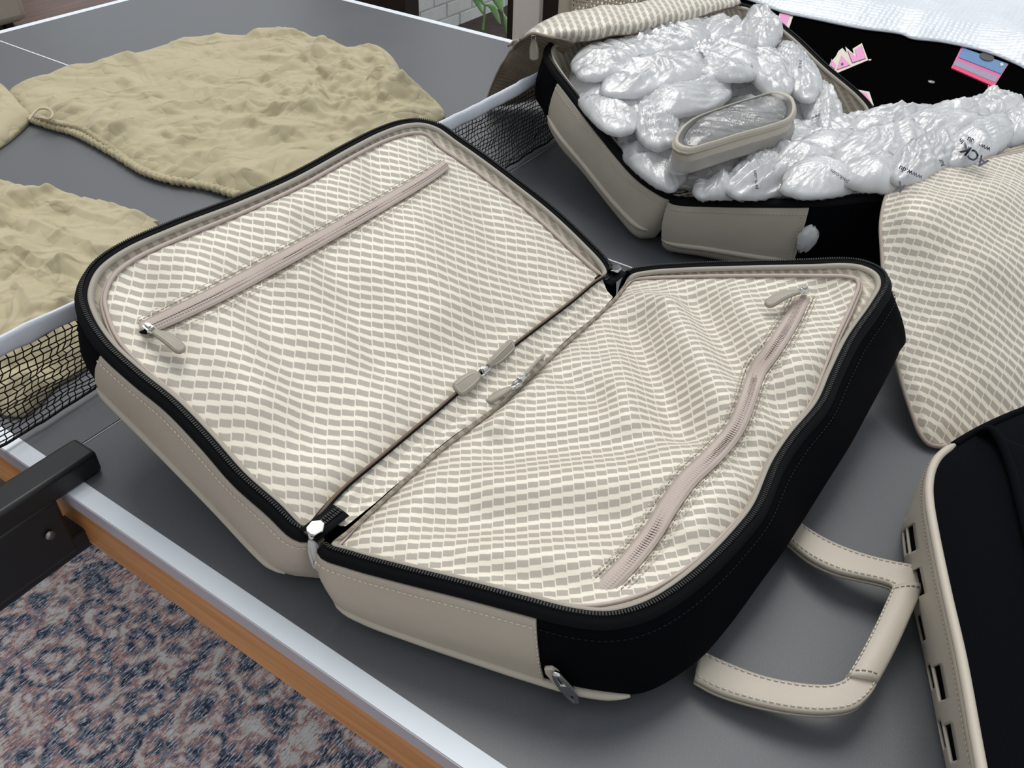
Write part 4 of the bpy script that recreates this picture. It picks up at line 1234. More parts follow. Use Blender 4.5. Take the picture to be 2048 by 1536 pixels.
def print_on(txt, px, py, size, ang, pil, bold=0.0):
    """ink printed on a pillow: flat lettering laid on its surface"""
    V, F = text_mesh(txt); a = math.radians(ang)
    c, ex, ey, z, h, pt = PILLOWS[pil]
    M2 = np.linalg.inv(np.array([[ex[0], ey[0]], [ex[1], ey[1]]]))
    o_ = bpy.data.objects[PIL_NAMES[pil]]
    out = []
    for x, y, _ in V:
        X = px + size * (x * math.cos(a) + y * math.sin(a)); Y = py + size * (x * math.sin(a) - y * math.cos(a))
        zz = z + h * 0.9
        for _k in range(4):
            q = W(X, Y, zz); uv = M2 @ (q[:2] - c[:2]); r = min(0.98, math.hypot(*uv))
            zz = z + h * max(0, 1 - r ** 2.4) ** 0.55 + 0.0125
        out.append(W(X, Y, zz))
    part('printing', MB().add(out, F), M['print_ink'], o_, smooth=False, recalc=False)
PIL_NAMES = [o.name for o in COL.objects if o.name.startswith('air_pillow') and o.parent is None]
nl = len(left)
print_on('ACK', 1978, 322, 30, 217, nl + 11)
print_on('www.du', 1982, 296, 15, 207, nl + 11)
print_on('Air In', 1944, 296, 13, 222, nl + 11)
print_on('K', 1812, 372, 26, 215, nl + 7)
print_on('www.du', 1846, 352, 15, 205, nl + 7)
print_on('Air', 1892, 330, 13, 235, nl + 7)
print_on('pack.com', 1698, 362, 11, 215, nl + 3)
print_on('pack.com', 1516, 378, 10, 265, nl + 1)
print_on('pack', 1600, 120, 9, 100, 6)
print_on('www', 1500, 128, 9, 80, 11)
print_on('pack', 1400, 102, 9, 70, 3)
print_on('www.', 1640, 225, 9, 150, 7)

# ------------------------------------------------------------------ wrapped grey case lying among the pillows
case = thing('oval_case', W(1470, 245, 0.165), 'taupe oval leather case with grey tray in clear shrink wrap', 'case')
def cloop(k, z, n=56):
    P = [(1350, 288), (1356, 262), (1385, 236), (1440, 214), (1510, 192), (1556, 181), (1582, 190), (1592, 212), (1580, 236), (1545, 250), (1480, 268), (1415, 288), (1372, 298)]
    Q = catmull([W(x, y, 0.185) for x, y in P], n, True); c = Q.mean(0)
    Q = c + (Q - c) * k; Q[:, 2] = z; return Q
rows = [cloop(0.96, 0.146), cloop(1.0, 0.152), cloop(1.0, 0.180), cloop(0.985, 0.185), cloop(0.95, 0.186), cloop(0.93, 0.183)]
G = np.stack(rows, 1); m = MB().grid(G, closed_u=True); m.f.append(tuple(range(0, 56 * 6, 6))[::-1])
part('case_body', m, M['leather'], case)
G = np.stack([cloop(0.94, 0.184), cloop(0.86, 0.182), cloop(0.84, 0.178)], 1); part('dark_rim', MB().grid(G, closed_u=True), M['tray_dark'], case)
m = MB(); G = np.stack([cloop(0.85, 0.179), cloop(0.82, 0.182), cloop(0.79, 0.178), cloop(0.4, 0.177)], 1); m.grid(G, closed_u=True)
m.f.append(tuple(range(3, 56 * 4, 4))); part('grey_tray', m, M['tray'], case)
part('case_piping', MB().tube(cloop(1.005, 0.178), 0.0022, 8, closed=True), M['leather_pull'], case)
V = []; F = []; nu, nv = 90, 26
lp_ = cloop(1.08, 0.150, nu); cc = lp_.mean(0)
for j in range(nv):
    s_ = 1 - j / (nv - 1)
    for i in range(nu):
        q = cc + (lp_[i] - cc) * s_
        n1 = noise.noise(Vector((q[0] * 60 + q[1] * 26, q[1] * 16, 2.0)))
        q = q.copy(); q[2] = 0.150 + 0.038 * (1 - s_ ** 6) + 0.004 * (1 - abs(n1) * 2) * (1 - s_ ** 8)
        V.append(q)
for j in range(nv - 1):
    for i in range(nu):
        k = (i + 1) % nu; F.append((j * nu + i, j * nu + k, (j + 1) * nu + k, (j + 1) * nu + i))
part('shrink_wrap', MB().add(V, F), M['wrap'], case)

# ------------------------------------------------------------------ dust bags
def crumple(x, y, seed, a1, a2, a3, f1=9, f2=21, f3=46):
    if f1 == 9:
        return facets(x, y, seed, 0.11, a1) + facets(x, y, seed + 9, 0.055, a2) + facets(x, y, seed + 23, 0.022, a3)
    wx = x + 0.03 * fbm(x * 6 + seed, y * 6, 0.5, 2); wy = y + 0.03 * fbm(x * 6, y * 6 + seed, 4.5, 2)
    r1_ = 1 - abs(noise.noise(Vector((wx * f1 + seed, wy * f1, 0.0)))) * 2.6
    r2_ = 1 - abs(noise.noise(Vector((wx * f2 * 0.7 + wy * f2 * 0.5 + seed, wy * f2 - wx * f2 * 0.4, 5.0)))) * 2.6
    r3_ = 1 - abs(noise.noise(Vector((wx * f3 + seed, wy * f3, 9.0)))) * 2.4
    return a1 * r1_ + a2 * r2_ + a3 * r3_

def crease_size(rs, amp):
    k = rs.rand() ** 1.6
    return 0.0035 + 0.015 * k, amp * (0.32 + 0.75 * k) * (1 if rs.rand() < 0.68 else -0.75)

def dust_bag(loop, seed, low, label, creases, ridges=(), nu=560, nv=150, hem_px=()):
    """crumpled cotton: soft low swell plus many straight, sharp creases"""
    P = catmull([W(*q) for q in loop], nu, True)
    c = P.mean(0); c[2] = 0
    rs = np.random.RandomState(seed)
    ss = 1 - np.arange(nv) / (nv - 1)
    X = c[0] + ss[:, None] * (P[None, :, 0] - c[0]); Y = c[1] + ss[:, None] * (P[None, :, 1] - c[1])
    D = (1 - ss)[:, None] * np.linalg.norm(P[:, :2] - c[:2], axis=1)[None, :]
    rise = 1 - np.exp(-D / 0.020)
    H = np.vectorize(low)(X, Y) + np.vectorize(lambda x, y: 0.010 * fbm(x * 5 + seed, y * 5, 1.0, 2))(X, Y)
    segs = []
    lo_, hi_ = P[:, :2].min(0), P[:, :2].max(0)
    n_cr, amp, focus = creases
    for k in range(n_cr):
        if focus is not None and rs.rand() < 0.45:
            o_ = W(*focus[:2], 0.03)[:2] + rs.randn(2) * focus[2]
        else:
            o_ = lo_ + (hi_ - lo_) * rs.rand(2)
        an = rs.rand() * math.pi; ln = 0.04 + 0.13 * rs.rand() ** 1.5
        e = np.array([math.cos(an), math.sin(an)]) * ln
        segs.append((o_ - e / 2, o_ + e / 2, *crease_size(rs, amp), rs.rand() * 1.4 - 0.7))
    for a, b, d, e, w, am in ridges:
        segs.append((W(a, b, 0.03)[:2], W(d, e, 0.03)[:2], w, am, 0.5))
    # gathers running in from the drawn hem
    if len(hem_px):
        hp = catmull([W(x, y, 0.005) for x, y in hem_px], 60)
        inw = c[:2] - hp[:, :2]; inw /= np.linalg.norm(inw, axis=1, keepdims=True)
        for k in range(2, 58, 1):
            l_ = 0.025 + 0.06 * rs.rand() ** 2
            segs.append((hp[k, :2], hp[k, :2] + inw[k] * l_ + rs.randn(2) * 0.008, 0.0045 + 0.004 * rs.rand(), 0.0042 * (1 if rs.rand() < 0.7 else -0.7), 0.0))
    Z = H.copy()
    for a, b, w, am, skew in segs:
        e = b - a; l2 = e @ e; ln = math.sqrt(l2); nx, ny = -e[1] / ln, e[0] / ln
        t = ((X - a[0]) * e[0] + (Y - a[1]) * e[1]) / l2
        sd = (X - a[0]) * nx + (Y - a[1]) * ny
        # slight curve so that no crease is a ruler line
        sd = sd + 0.12 * ln * (t - 0.5) ** 2 * skew
        ww = np.where(sd > 0, w * (1 + 0.8 * skew), w * (1 - 0.6 * skew))
        prof = np.maximum(0, 1 - np.abs(sd) / (2.2 * ww)) ** 1.1
        fade = np.clip(1.15 - np.abs(2 * t - 1) ** 3, 0, 1) * ((t > -0.04) & (t < 1.04))
        Z += am * prof * fade
    Z = np.maximum(Z, 0.006) * rise + P[None, :, 2] * (ss ** 2)[:, None]
    Z = np.maximum(Z, 0.003)
    V = np.stack([X, Y, Z], -1).reshape(-1, 3).tolist(); F = []
    for j in range(nv - 1):
        for i in range(nu):
            k = (i + 1) % nu; F.append((j * nu + i, j * nu + k, (j + 1) * nu + k, (j + 1) * nu + i))
    o = len(V)
    for i in range(nu): V.append((P[i][0], P[i][1], 0.0015))
    for i in range(nu):
        k = (i + 1) % nu; F.append((i, o + i, o + k, k))
    F.append(tuple(o + i for i in range(nu - 1, -1, -1)))
    root = thing('dust_bag', (c[0], c[1], 0), label, 'dust bag', 'khaki cotton dust bags')
    part('cloth', MB().add(V, F), M['khaki'], root)
    return root

def hem(root, pts, r, seed, name='drawstring_hem'):
    P = catmull([W(*q) for q in pts], 240); P[:, 2] = np.maximum(P[:, 2], r * 1.15)
    rr = np.array([r * (1 + 0.42 * math.sin(i * 1.25 + 3 * fbm(i * 0.1, seed, 0)) * 0.6 + 0.25 * fbm(i * 0.35, seed, 2.0, 2)) for i in range(240)])
    return part(name, MB().tube(P, rr, 10, flat=0.75), M['khaki'], root)

blob = lambda x, y, px, py, s_: math.exp(-((x - W(px, py, 0.02)[0]) ** 2 + (y - W(px, py, 0.02)[1]) ** 2) / (s_ * s_))
bag1 = dust_bag([(22, 178, 0.006), (75, 163, 0.012), (137, 142, 0.014), (191, 132, 0.016), (273, 111, 0.018), (359, 87, 0.018), (420, 76, 0.02), (472, 73, 0.022), (506, 75, 0.022), (526, 66, 0.03), (564, 66, 0.034), (615, 74, 0.034),
    (649, 89, 0.03), (684, 98, 0.03), (724, 108, 0.03), (768, 109, 0.03), (792, 125, 0.028), (813, 166, 0.02), (857, 197, 0.012), (887, 220, 0.006), (889, 233, 0.004), (876, 243, 0.004), (800, 310, 0.004), (700, 352, 0.004), (580, 392, 0.004), (472, 393, 0.004),
    (410, 372, 0.004), (342, 362, 0.004), (290, 345, 0.004), (239, 314, 0.004), (191, 287, 0.004), (147, 266, 0.004), (102, 253, 0.004), (65, 246, 0.004), (38, 215, 0.004)],
    4, lambda x, y: 0.018 + 0.020 * blob(x, y, 680, 170, 0.28) + 0.008 * blob(x, y, 400, 180, 0.25),
    'large crumpled khaki cotton dust bag spread flat across the far table half', (330, 0.0095, (690, 190, 0.13)),
    [(526, 70, 640, 110, 0.02, 0.016), (640, 110, 700, 210, 0.02, 0.014), (300, 330, 640, 250, 0.018, 0.012), (330, 280, 500, 270, 0.014, 0.010), (560, 200, 640, 130, 0.016, 0.012), (240, 150, 330, 230, 0.012, 0.007), (720, 120, 830, 210, 0.02, 0.010)], hem_px=[(60, 240), (102, 254), (147, 267), (191, 288), (239, 315), (290, 346), (342, 363), (410, 374), (478, 394)])
hem(bag1, [(60, 240, 0.006), (102, 254, 0.006), (147, 267, 0.006), (191, 288, 0.006), (239, 315, 0.006), (290, 346, 0.006), (342, 363, 0.006), (410, 374, 0.006), (478, 394, 0.006)], 0.0078, 2.0)
hem(bag1, [(70, 232, 0.016), (110, 244, 0.018), (160, 256, 0.016), (200, 280, 0.014), (246, 312, 0.010)], 0.0055, 5.0)
bag2 = dust_bag([(-60, 366, 0.01), (0, 371, 0.012), (51, 383, 0.012), (137, 397, 0.012), (205, 409, 0.01), (273, 426, 0.006), (316, 450, 0.004), (300, 520, 0.004), (262, 600, 0.004), (225, 670, 0.004), (185, 725, 0.004), (154, 745, 0.006), (113, 768, 0.006), (82, 800, 0.006), (52, 828, 0.005), (20, 830, 0.005), (-10, 820, 0.005),
    (-110, 770, 0.005), (-200, 640, 0.005), (-190, 480, 0.005), (-130, 390, 0.006)],
    17, lambda x, y: 0.022 + 0.014 * blob(x, y, 60, 560, 0.2), 'khaki cotton dust bag bunched against the table net', (210, 0.0095, None),
    [(0, 420, 240, 520, 0.014, 0.010), (0, 500, 180, 560, 0.014, 0.010), (20, 640, 140, 610, 0.016, 0.008), (30, 400, 280, 450, 0.008, 0.006), (60, 720, 30, 820, 0.012, 0.010)], 440, 120, hem_px=[(-40, 372), (0, 376), (51, 388), (137, 402), (205, 414), (273, 430), (312, 450)])
hem(bag2, [(-40, 372, 0.016), (0, 376, 0.018), (51, 388, 0.018), (137, 402, 0.016), (205, 414, 0.014), (273, 430, 0.010), (312, 450, 0.006)], 0.0065, 8.0)
bag3 = dust_bag([(-160, 190, 0.01), (-60, 160, 0.014), (0, 168, 0.016), (20, 184, 0.016), (44, 212, 0.014), (60, 228, 0.012), (54, 242, 0.010), (24, 272, 0.008), (0, 292, 0.006), (-60, 330, 0.005), (-150, 330, 0.005), (-220, 260, 0.006)],
    31, lambda x, y: 0.032, 'khaki dust bag corner with a looped drawstring at the table edge', (40, 0.006, None), (), 180, 60)
cordp = catmull([W(*q) for q in ((58, 240, 0.030), (68, 226, 0.034), (78, 218, 0.036), (92, 217, 0.036), (102, 222, 0.034), (105, 232, 0.030), (99, 238, 0.028), (84, 236, 0.026), (70, 235, 0.024))], 60)
part('drawstring', MB().tube(cordp, 0.0023, 8), M['cord'], bag3)

# ------------------------------------------------------------------ suitcase C (closed, pierced leather side)
suit_c = thing('suitcase', (0.3, -0.95, 0), 'closed black suitcase with taupe leather side pierced by rectangular slots', 'suitcase', 'matching taupe suitcases')
ZT = 0.10
topl = catmull(wp((2075, 812, ZT), (2010, 838, ZT), (1956, 864, ZT), (1908, 893, ZT), (1880, 915, ZT), (1866, 940, ZT), (1860, 975, ZT), (1862, 1011, ZT), (1872, 1070, ZT), (1895, 1182, ZT), (1926, 1319, ZT), (1957, 1490, ZT), (1992, 1680, ZT)), 160)
botl = catmull(wp((2075, 850, 0.02), (2010, 880, 0.015), (1956, 905, 0.01), (1908, 935, 0.006), (1868, 965, 0.004), (1846, 990, 0.004), (1826, 1026, 0.004), (1812, 1058, 0.004), (1816, 1124, 0.004), (1832, 1205, 0.004), (1856, 1315, 0.004), (1898, 1518, 0.004), (1935, 1690, 0.004)), 160)
outw = np.cross(tangents(topl), (0, 0, 1)); 
if outw[80] @ np.array([0, 1, 0]) < 0: outw = -outw
def cwall(s_, t, off=0.0):
    f = s_ * 159; i = min(158, int(f)); u = f - i
    a = topl[i] * (1 - u) + topl[i + 1] * u; b = botl[i] * (1 - u) + botl[i + 1] * u; o_ = outw[i] * (1 - u) + outw[i + 1] * u
    return b + (a - b) * t + o_ * (off + 0.004 * math.sin(math.pi * t))
G = [[cwall(k / 159, t) for t in np.linspace(0, 1, 10)] for k in range(160)]
part('side_wall', MB().grid(G), M['black'], suit_c)
# leather sheet with real openings
def s_at(py):
    ys = []
    for k in range(160):
        d = RM.T @ (cwall(k / 159, 0.5) - CAMPOS); ys.append(768 - FPX * d[1] / -d[2])
    ys = np.array(ys); return float(np.interp(py, ys, np.arange(160) / 159))
holes = []   # (s0, s1, t0, t1)
for y0, y1, t0, t1 in ((998, 1028, 0.05, 0.26), (1050, 1100, 0.10, 0.30), (1052, 1104, 0.36, 0.60), (1138, 1192, 0.36, 0.60), (1222, 1275, 0.06, 0.30), (1322, 1372, 0.06, 0.28), (1332, 1402, 0.36, 0.60), (1436, 1492, 0.05, 0.28), (1450, 1524, 0.36, 0.60), (1580, 1650, 0.36, 0.6)):
    holes.append((s_at(y0), s_at(y1), t0, t1))
S = sorted(set([k / 159 for k in range(160)] + [h_[0] for h_ in holes] + [h_[1] for h_ in holes]))
Tt = sorted(set(list(np.linspace(0, 1, 11)) + [h_[2] for h_ in holes] + [h_[3] for h_ in holes]))
V = [cwall(a, t, 0.0028) for a in S for t in Tt]; F = []
nT = len(Tt)
for i in range(len(S) - 1):
    for k in range(nT - 1):
        sm, tm = (S[i] + S[i + 1]) / 2, (Tt[k] + Tt[k + 1]) / 2
        if any(h_[0] < sm < h_[1] and h_[2] < tm < h_[3] for h_ in holes): continue
        F.append((i * nT + k, (i + 1) * nT + k, (i + 1) * nT + k + 1, i * nT + k + 1))
o = part('pierced_leather_side', MB().add(V, F), M['leather'], suit_c)
sm = o.modifiers.new('thickness', 'SOLIDIFY'); sm.thickness = 0.0022; sm.offset = 0
kp = int(np.argmin(np.linalg.norm(topl - W(1918, 886, ZT), axis=1)))
part('piping', MB().tube((topl + outw * 0.001)[kp:], np.clip(np.arange(160 - kp) / 6 + 0.15, 0, 1) * 0.0042, 10), M['leather'], suit_c)
part('corner_piping', MB().tube((topl + outw * 0.001)[:kp + 3], 0.0042, 10), M['black'], suit_c)
HR.stitch_line(np.array([cwall(s_, 0.90, 0.0052) for s_ in np.linspace(0.1, 0.99, 150)]), 'dark_thread', 'side_stitching', 0.0046, 0.0005, parent=suit_c)
# domed black front with its own piping
inn = -outw
rows = []
for d, z in ((0.0, 0.0), (0.012, 0.006), (0.03, 0.011), (0.06, 0.014), (0.12, 0.016), (0.26, 0.016), (0.36, 0.010)):
    P = topl.copy(); base_in = np.array([0.10, -1.0, 0]) / np.linalg.norm([0.10, -1.0, 0])
    for i in range(160):
        w_ = min(1, d / 0.06)
        dr = inn[i] * (1 - w_) + base_in * w_
        P[i] = topl[i] + dr * d + np.array([0, 0, z])
    rows.append(P)
G = np.stack(rows, 1)
part('front_panel', MB().grid(G), M['black'], suit_c)
pp = catmull(wp((1958, 869, 0.100), (1966, 863, 0.110), (1978, 858, 0.117), (1990, 866, 0.120), (2018, 925, 0.120), (2040, 1005, 0.121), (2064, 1110, 0.120), (2105, 1330, 0.119), (2150, 1600, 0.118)), 90)
part('front_piping', MB().tube(pp, 0.0042, 10), M['black'], suit_c)
G = [[p_ + np.array([0.0, -1, 0.0]) * d + np.array([0, 0, -0.004 + 0.0 * d]) for d in (0.0, 0.02, 0.08, 0.2)] for p_ in pp]
part('front_pocket', MB().grid(G), M['black'], suit_c)
P = rows[-1]
G = [[P[i], P[i] + np.array([0.01, -0.015, -0.05]), P[i] * np.array([1, 1, 0]) + np.array([0.0, 0.0, 0.004])] for i in range(160)]
part('back_wall', MB().grid(G), M['black'], suit_c)
for k, nm in ((0, 'end_wall'), (159, 'end_wall')):
    top_ = [r[k] for r in rows]; m = MB(); m.grid([[q, np.array([q[0], q[1], 0.004])] for q in top_]); part(nm, m, M['black'], suit_c)

# ------------------------------------------------------------------ arcade cocktail cabinet beyond the table, with bubble wrap over it
ZC = -0.02
cab = thing('arcade_table', (2.1, -0.3, FLOOR), 'black cocktail arcade table with pink lettering on its top', 'arcade table')
lp_ = catmull([np.array([x, y, ZC]) for x, y in ((1.62, 0.10), (1.62, -0.30), (1.63, -0.60), (1.68, -0.70), (1.80, -0.735), (2.3, -0.735), (2.46, -0.70), (2.50, -0.60), (2.50, 0.05), (2.46, 0.14), (2.3, 0.17), (1.8, 0.17), (1.66, 0.15))], 90, True)
part('glass_top', MB().prism(lp_ - np.array([0, 0, 0.012]), (0, 0, 0.012)), M['glass_top'], cab, smooth=False, bevel=0.002)
part('edge_band', MB().prism((lp_ - lp_.mean(0)) * 1.008 + lp_.mean(0) - np.array([0, 0, 0.05]), (0, 0, 0.037)), M['cabinet'], cab, smooth='auto')
part('cabinet_body', MB().box((1.74, -0.60, FLOOR), (2.40, 0.06, -0.06)), M['cabinet'], cab, smooth=False, bevel=0.01)
Z548 = 548 / 2048
def zc(*pts): return [W(1500 + x * Z548, y * Z548, ZC) for x, y in pts]
def decal(name, pts, mat, lift, parent=None):
    return part(name, MB().prism(np.array(zc(*pts)) + np.array([0, 0, lift * 0.5 - 0.0004]), (0, 0, lift)), M[mat], parent or cab, smooth=False)
decal('lettering_backing', [(590, 500), (600, 470), (640, 425), (660, 385), (690, 362), (722, 402), (712, 352), (775, 408), (766, 368), (835, 326), (882, 452), (655, 547)], 'cream_ink', 0.0012)
def letter(nm, loop):
    P = np.array(loop, float); c = P.mean(0)
    decal(nm, [tuple(c + (p - c) * 1.06) for p in P], 'black_ink', 0.0016)
    decal(nm, loop, 'pink', 0.0022)
letter('letter_a', [(684, 425), (746, 492), (648, 528)])
decal('letter_dot', [(687 + 9 * math.cos(a), 489 + 9 * math.sin(a)) for a in np.linspace(0, 2 * math.pi, 13)[:-1]], 'black_ink', 0.0028)
letter('letter_n', [(730, 388), (798, 440), (784, 380), (830, 350), (860, 443), (764, 476)])
letter('letter_m', [(606, 448), (640, 492), (630, 524), (600, 496)])
decal('trademark', [(884, 446), (905, 444), (906, 452), (886, 456)], 'cream_ink', 0.0010)
decal('stripe_backing', [(222, 100), (322, 122), (292, 212), (205, 150)], 'cream_ink', 0.0012)
decal('stripe', [(232, 108), (298, 122), (268, 196), (215, 156)], 'pink', 0.0020)
decal('stripe_backing', [(790, 672), (890, 690), (924, 792), (820, 790)], 'cream_ink', 0.0012)
decal('stripe', [(790, 690), (870, 706), (898, 770), (820, 770)], 'pink', 0.0020)
cs = catmull(zc((1352, 622)) * 1 + [zc((1352, 622))[0] + np.array([0, 0, 0.004])], 4)
part('screw_cap', MB().tube(cs, 0.008, 12), M['steel'], cab)
# instruction card
c0, c1, c2, c3 = [np.array(q, float) for q in ((1578, 356), (1930, 482), (1820, 655), (1500, 515))]
def cardq(a, b, u0=0.0, u1=1.0):
    L0, R0 = c0 + (c3 - c0) * a, c1 + (c2 - c1) * a; L1, R1 = c0 + (c3 - c0) * b, c1 + (c2 - c1) * b
    return [tuple(L0 + (R0 - L0) * u0), tuple(L0 + (R0 - L0) * u1), tuple(L1 + (R1 - L1) * u1), tuple(L1 + (R1 - L1) * u0)]
decal('instruction_card', cardq(0, 1), 'card_pink', 0.0012)
decal('card_band', cardq(0.02, 0.46, 0.04, 0.98), 'card_blue', 0.0020)
decal('card_band', cardq(0.62, 0.84, 0.02, 0.97), 'card_grey', 0.0020)
decal('card_band', cardq(0.86, 1.0), 'card_red', 0.0022)
decal('coin_hole', [(1765 + 54 * math.cos(a), 435 + 30 * math.sin(a) + 10 * math.cos(a)) for a in np.linspace(0, 2 * math.pi, 25)[:-1]], 'black_ink', 0.0030)
decal('card_mark', [(1865, 485), (1885, 480), (1890, 500), (1870, 506)], 'cream_ink', 0.0030)
decal('card_string', [(1778, 640), (1788, 640), (1778, 700), (1768, 700)], 'card_red', 0.0016)

nearl = wp(*[(x, y, -0.018) for x, y in ((1440, -12), (1500, 4), (1560, 26), (1640, 44), (1720, 60), (1800, 71), (1822, 80), (1880, 87), (1960, 104), (2030, 131), (2090, 168))])
rows = [nearl, [q + np.array([0.10, 0.01, 0.018]) for q in nearl], [q + np.array([0.35, 0.03, 0.03]) for q in nearl], [q + np.array([0.62, 0.04, 0.05]) for q in nearl], [q + np.array([0.72, 0.05, -0.2]) for q in nearl]]
G = loft(rows, 110, 60)
for i in range(110):
    for k in range(60):
        q = G[i, k]; q[2] += 0.003 + (0.010 + 0.012 * crumple(q[0], q[1], 2.0, 0.5, 0.25, 0.1, 5, 14, 30)) * min(1, k / 8)
bw = part('bubble_wrap', MB().grid(G), M['bubble'], loc=(2.3, -0.3, 0))
tag(bw, 'white bubble wrap sheet draped over the arcade table', 'bubble wrap')
sm = bw.modifiers.new('thickness', 'SOLIDIFY'); sm.thickness = 0.004; sm.offset = 0

# ------------------------------------------------------------------ beyond the table: glazed wall, garden, chair, ottoman
xw = 2.85
def post(name, pl, pr, mat, depth=0.07, z1=1.6):
    a = WX(pl, 60, xw); b = WX(pr, 60, xw)
    y0, y1 = sorted((a[1], b[1]))
    return part(name, MB().box((xw - depth / 2, y0, FLOOR), (xw + depth / 2, y1, z1)), M[mat], smooth=False, bevel=0.004, loc=(xw, (y0 + y1) / 2, FLOOR))
p_ = post('trim_1', 1026, 1046, 'dark_frame', 0.10); tag(p_, 'dark brown window frame upright next to the pale post', kind='structure')
p_ = post('trim_2', 1045, 1096, 'cream_paint', 0.16); tag(p_, 'cream painted post between the dark window frames', kind='structure')
p_ = post('trim_3', 1095, 1134, 'dark_frame', 0.10); tag(p_, 'dark brown frame upright behind the folded lining', kind='structure')
p_ = post('trim_4', 640, 826, 'dark_frame', 0.10); tag(p_, 'dark brown door leaf beside the white brick', kind='structure')
ground = part('floor_garden', MB().box((3.05, -2.0, FLOOR - 0.1), (7.0, 4.2, FLOOR - 0.02)), M['soil'], smooth=False, loc=(4.5, 1, FLOOR))
tag(ground, 'dark bare soil of the garden bed outside', kind='structure')
wall = part('wall_garden', MB().box((2.95, 2.125, FLOOR - 0.05), (6.0, 2.3, 0.6)), M['mortar'], smooth=False, loc=(4.4, 2.2, FLOOR))
tag(wall, 'white painted brick wall outside the window', kind='structure')
rnd = random.Random(4)
mesh0 = None
for r in range(11):
    for c_ in range(9):
        x = 2.96 + c_ * 0.225 + (0.11 if r % 2 else 0.0); z = FLOOR - 0.03 + r * 0.075
        b = part('brick', MB().box((x, 2.112 + rnd.uniform(-0.002, 0.002), z), (x + 0.215, 2.13, z + 0.066)), M['brick'], wall, smooth=False, bevel=0.003) if mesh0 is None else None
        if b is not None:
            mesh0 = b; base0 = np.array([x, 0, z])
        else:
            b = mesh0.copy(); COL.objects.link(b); b.parent = wall
            b.location = (x - base0[0], rnd.uniform(-0.002, 0.002), z - base0[2])

def plant(base, h, lean, leaves, label):
    root = thing('garden_plant', base, label, 'plant', 'young plants in the garden bed')
    base = np.array(base, float); tip = base + np.array([lean[0], lean[1], h])
    part('stem', MB().tube(catmull([base, base + (tip - base) * 0.5 + np.array([0.005, 0, 0.01]), tip], 12), np.linspace(0.008, 0.004, 12), 6), M['leaf'], root)
    for (f, dx, dy, dz, w_) in leaves:
        p0 = base + (tip - base) * f; d = np.array([dx, dy, dz])
        mid = catmull([p0, p0 + d * 0.4 + np.array([0, 0, 0.03]), p0 + d], 12)
        sd = np.cross(d, ray(960, 40)); sd /= np.linalg.norm(sd)
        A, B = [], []
        for i in range(12):
            pr = w_ * math.sin(math.pi * min(1, (i + 0.3) / 11.6)) ** 0.8
            A.append(mid[i] - sd * pr); B.append(mid[i] + sd * pr)
        part('leaf', MB().ribbon(A, B, 0.002, 5, 0.004), M['leaf'], root)
    return root
g0 = W(965, 62, FLOOR); g1 = W(1018, 75, FLOOR)
up_ = lambda p, px, py: None
def at_depth(px, py, x): return WX(px, py, x)
t0 = at_depth(964, 20, g0[0]); plant(tuple(g0), t0[2] - FLOOR + 0.03, (0, t0[1] - g0[1] - 0.02), [(0.95, 0.02, 0.20, 0.10, 0.020), (0.6, 0.02, 0.22, 0.16, 0.018), (1.0, 0.0, -0.10, -0.08, 0.016)], 'green plant with broad leaves growing close to the brick wall')
t1 = at_depth(1005, 22, g1[0]); plant(tuple(g1), t1[2] - FLOOR, (0, t1[1] - g1[1]), [(0.95, 0.0, 0.12, 0.12, 0.028), (0.9, 0.0, -0.06, -0.16, 0.018)], 'green plant with drooping leaves growing against the dark frame')

ott = thing('ottoman', (2.0, 4.0, FLOOR), 'cream upholstered ottoman on the dark floor past the table end', 'ottoman')
pa = W(50, 42, FLOOR + 0.03); 
part('cushion', MB().box((pa[0] - 0.75, pa[1] - 0.02, FLOOR + 0.03), (pa[0] + 0.02, pa[1] + 0.6, FLOOR + 0.42)), M['ottoman'], ott, smooth='auto', bevel=0.04)
for dx in (-0.68, -0.06):
    for dy in (0.06, 0.5): part('foot', MB().box((pa[0] + dx - 0.02, pa[1] + dy - 0.02, FLOOR), (pa[0] + dx + 0.02, pa[1] + dy + 0.02, FLOOR + 0.04)), M['dark_frame'], ott, smooth=False, bevel=0.003)

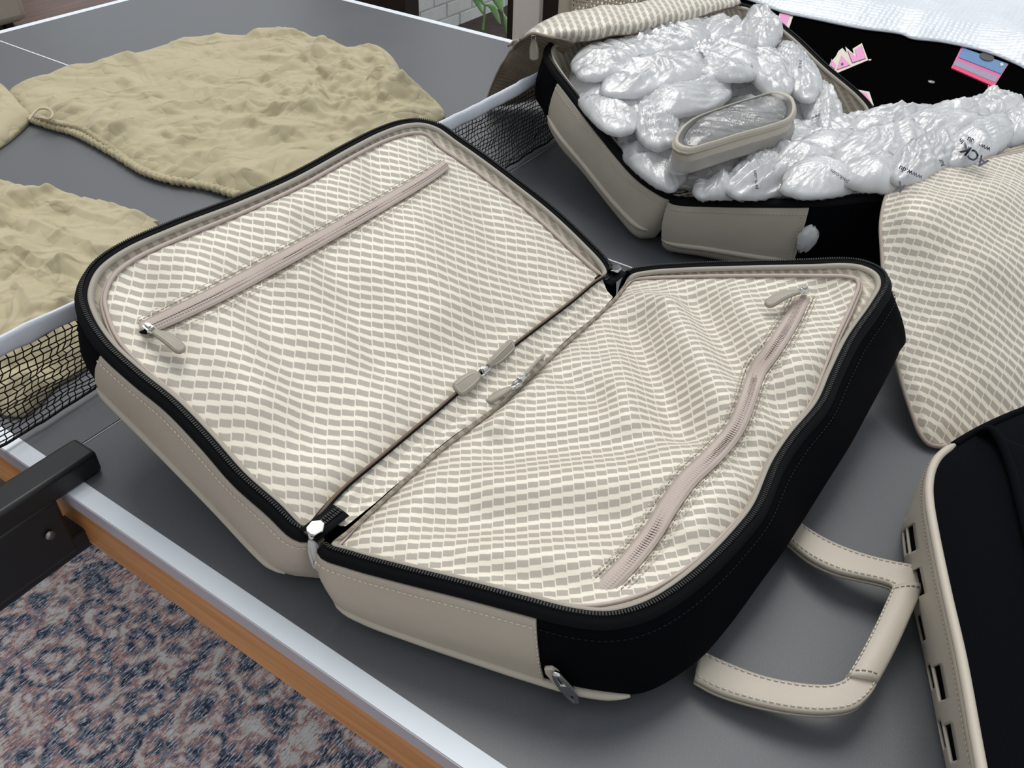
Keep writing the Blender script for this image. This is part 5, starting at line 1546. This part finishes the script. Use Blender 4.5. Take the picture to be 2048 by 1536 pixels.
chair = thing('cane_chair', (2.5, 0.7, FLOOR), 'cream chair with woven cane panel beyond the folded suitcase flap', 'chair')
xc = 2.45
f0 = WX(1130, 30, xc); f1 = WX(1345, 30, xc)
yL, yR = f0[1], f1[1]
zb = WX(1240, 40, xc)[2]
for y_ in (yL, yR):
    part('leg', MB().box((xc - 0.02, y_ - 0.02, FLOOR), (xc + 0.02, y_ + 0.02, zb + 0.35)), M['cane'], chair, smooth=False, bevel=0.006)
    part('leg', MB().box((xc + 0.40, y_ - 0.02, FLOOR), (xc + 0.44, y_ + 0.02, zb)), M['cane'], chair, smooth=False, bevel=0.006)
part('back_rail', MB().box((xc - 0.018, min(yL, yR), zb + 0.31), (xc + 0.018, max(yL, yR), zb + 0.36)), M['cane'], chair, smooth=False, bevel=0.008)
part('lower_rail', MB().box((xc - 0.018, min(yL, yR), zb - 0.06), (xc + 0.018, max(yL, yR), zb - 0.01)), M['cane'], chair, smooth=False, bevel=0.008)
m = MB(); ya, yb2 = min(yL, yR), max(yL, yR)
for y_ in np.arange(ya, yb2, 0.014): m.box((xc - 0.001, y_, zb - 0.01), (xc + 0.001, y_ + 0.005, zb + 0.31))
for z_ in np.arange(zb - 0.01, zb + 0.31, 0.014): m.box((xc - 0.0025, ya, z_), (xc - 0.0005, yb2, z_ + 0.005))
for k in np.arange(-0.32, yb2 - ya, 0.02):
    for sg in (1, -1):
        P0 = np.array([xc + 0.002, (ya + k) if sg > 0 else (yb2 - k), zb - 0.01]); P1 = P0 + np.array([0, sg * 0.32, 0.32])
        lo_, hi_ = 0.0, 1.0
        def clipf(v): return (v - P0[1]) / (P1[1] - P0[1])
        fa, fb = sorted((clipf(ya), clipf(yb2))); lo_, hi_ = max(0, fa), min(1, fb)
        if hi_ > lo_: m.tube([P0 + (P1 - P0) * lo_, P0 + (P1 - P0) * hi_], 0.002, 4)
o = part('cane_weave', m, M['cane'], chair, smooth=False, recalc=False); o['kind'] = 'stuff'
part('seat', MB().box((xc, min(yL, yR), zb - 0.05), (xc + 0.44, max(yL, yR), zb - 0.01)), M['cane'], chair, smooth=False, bevel=0.01)
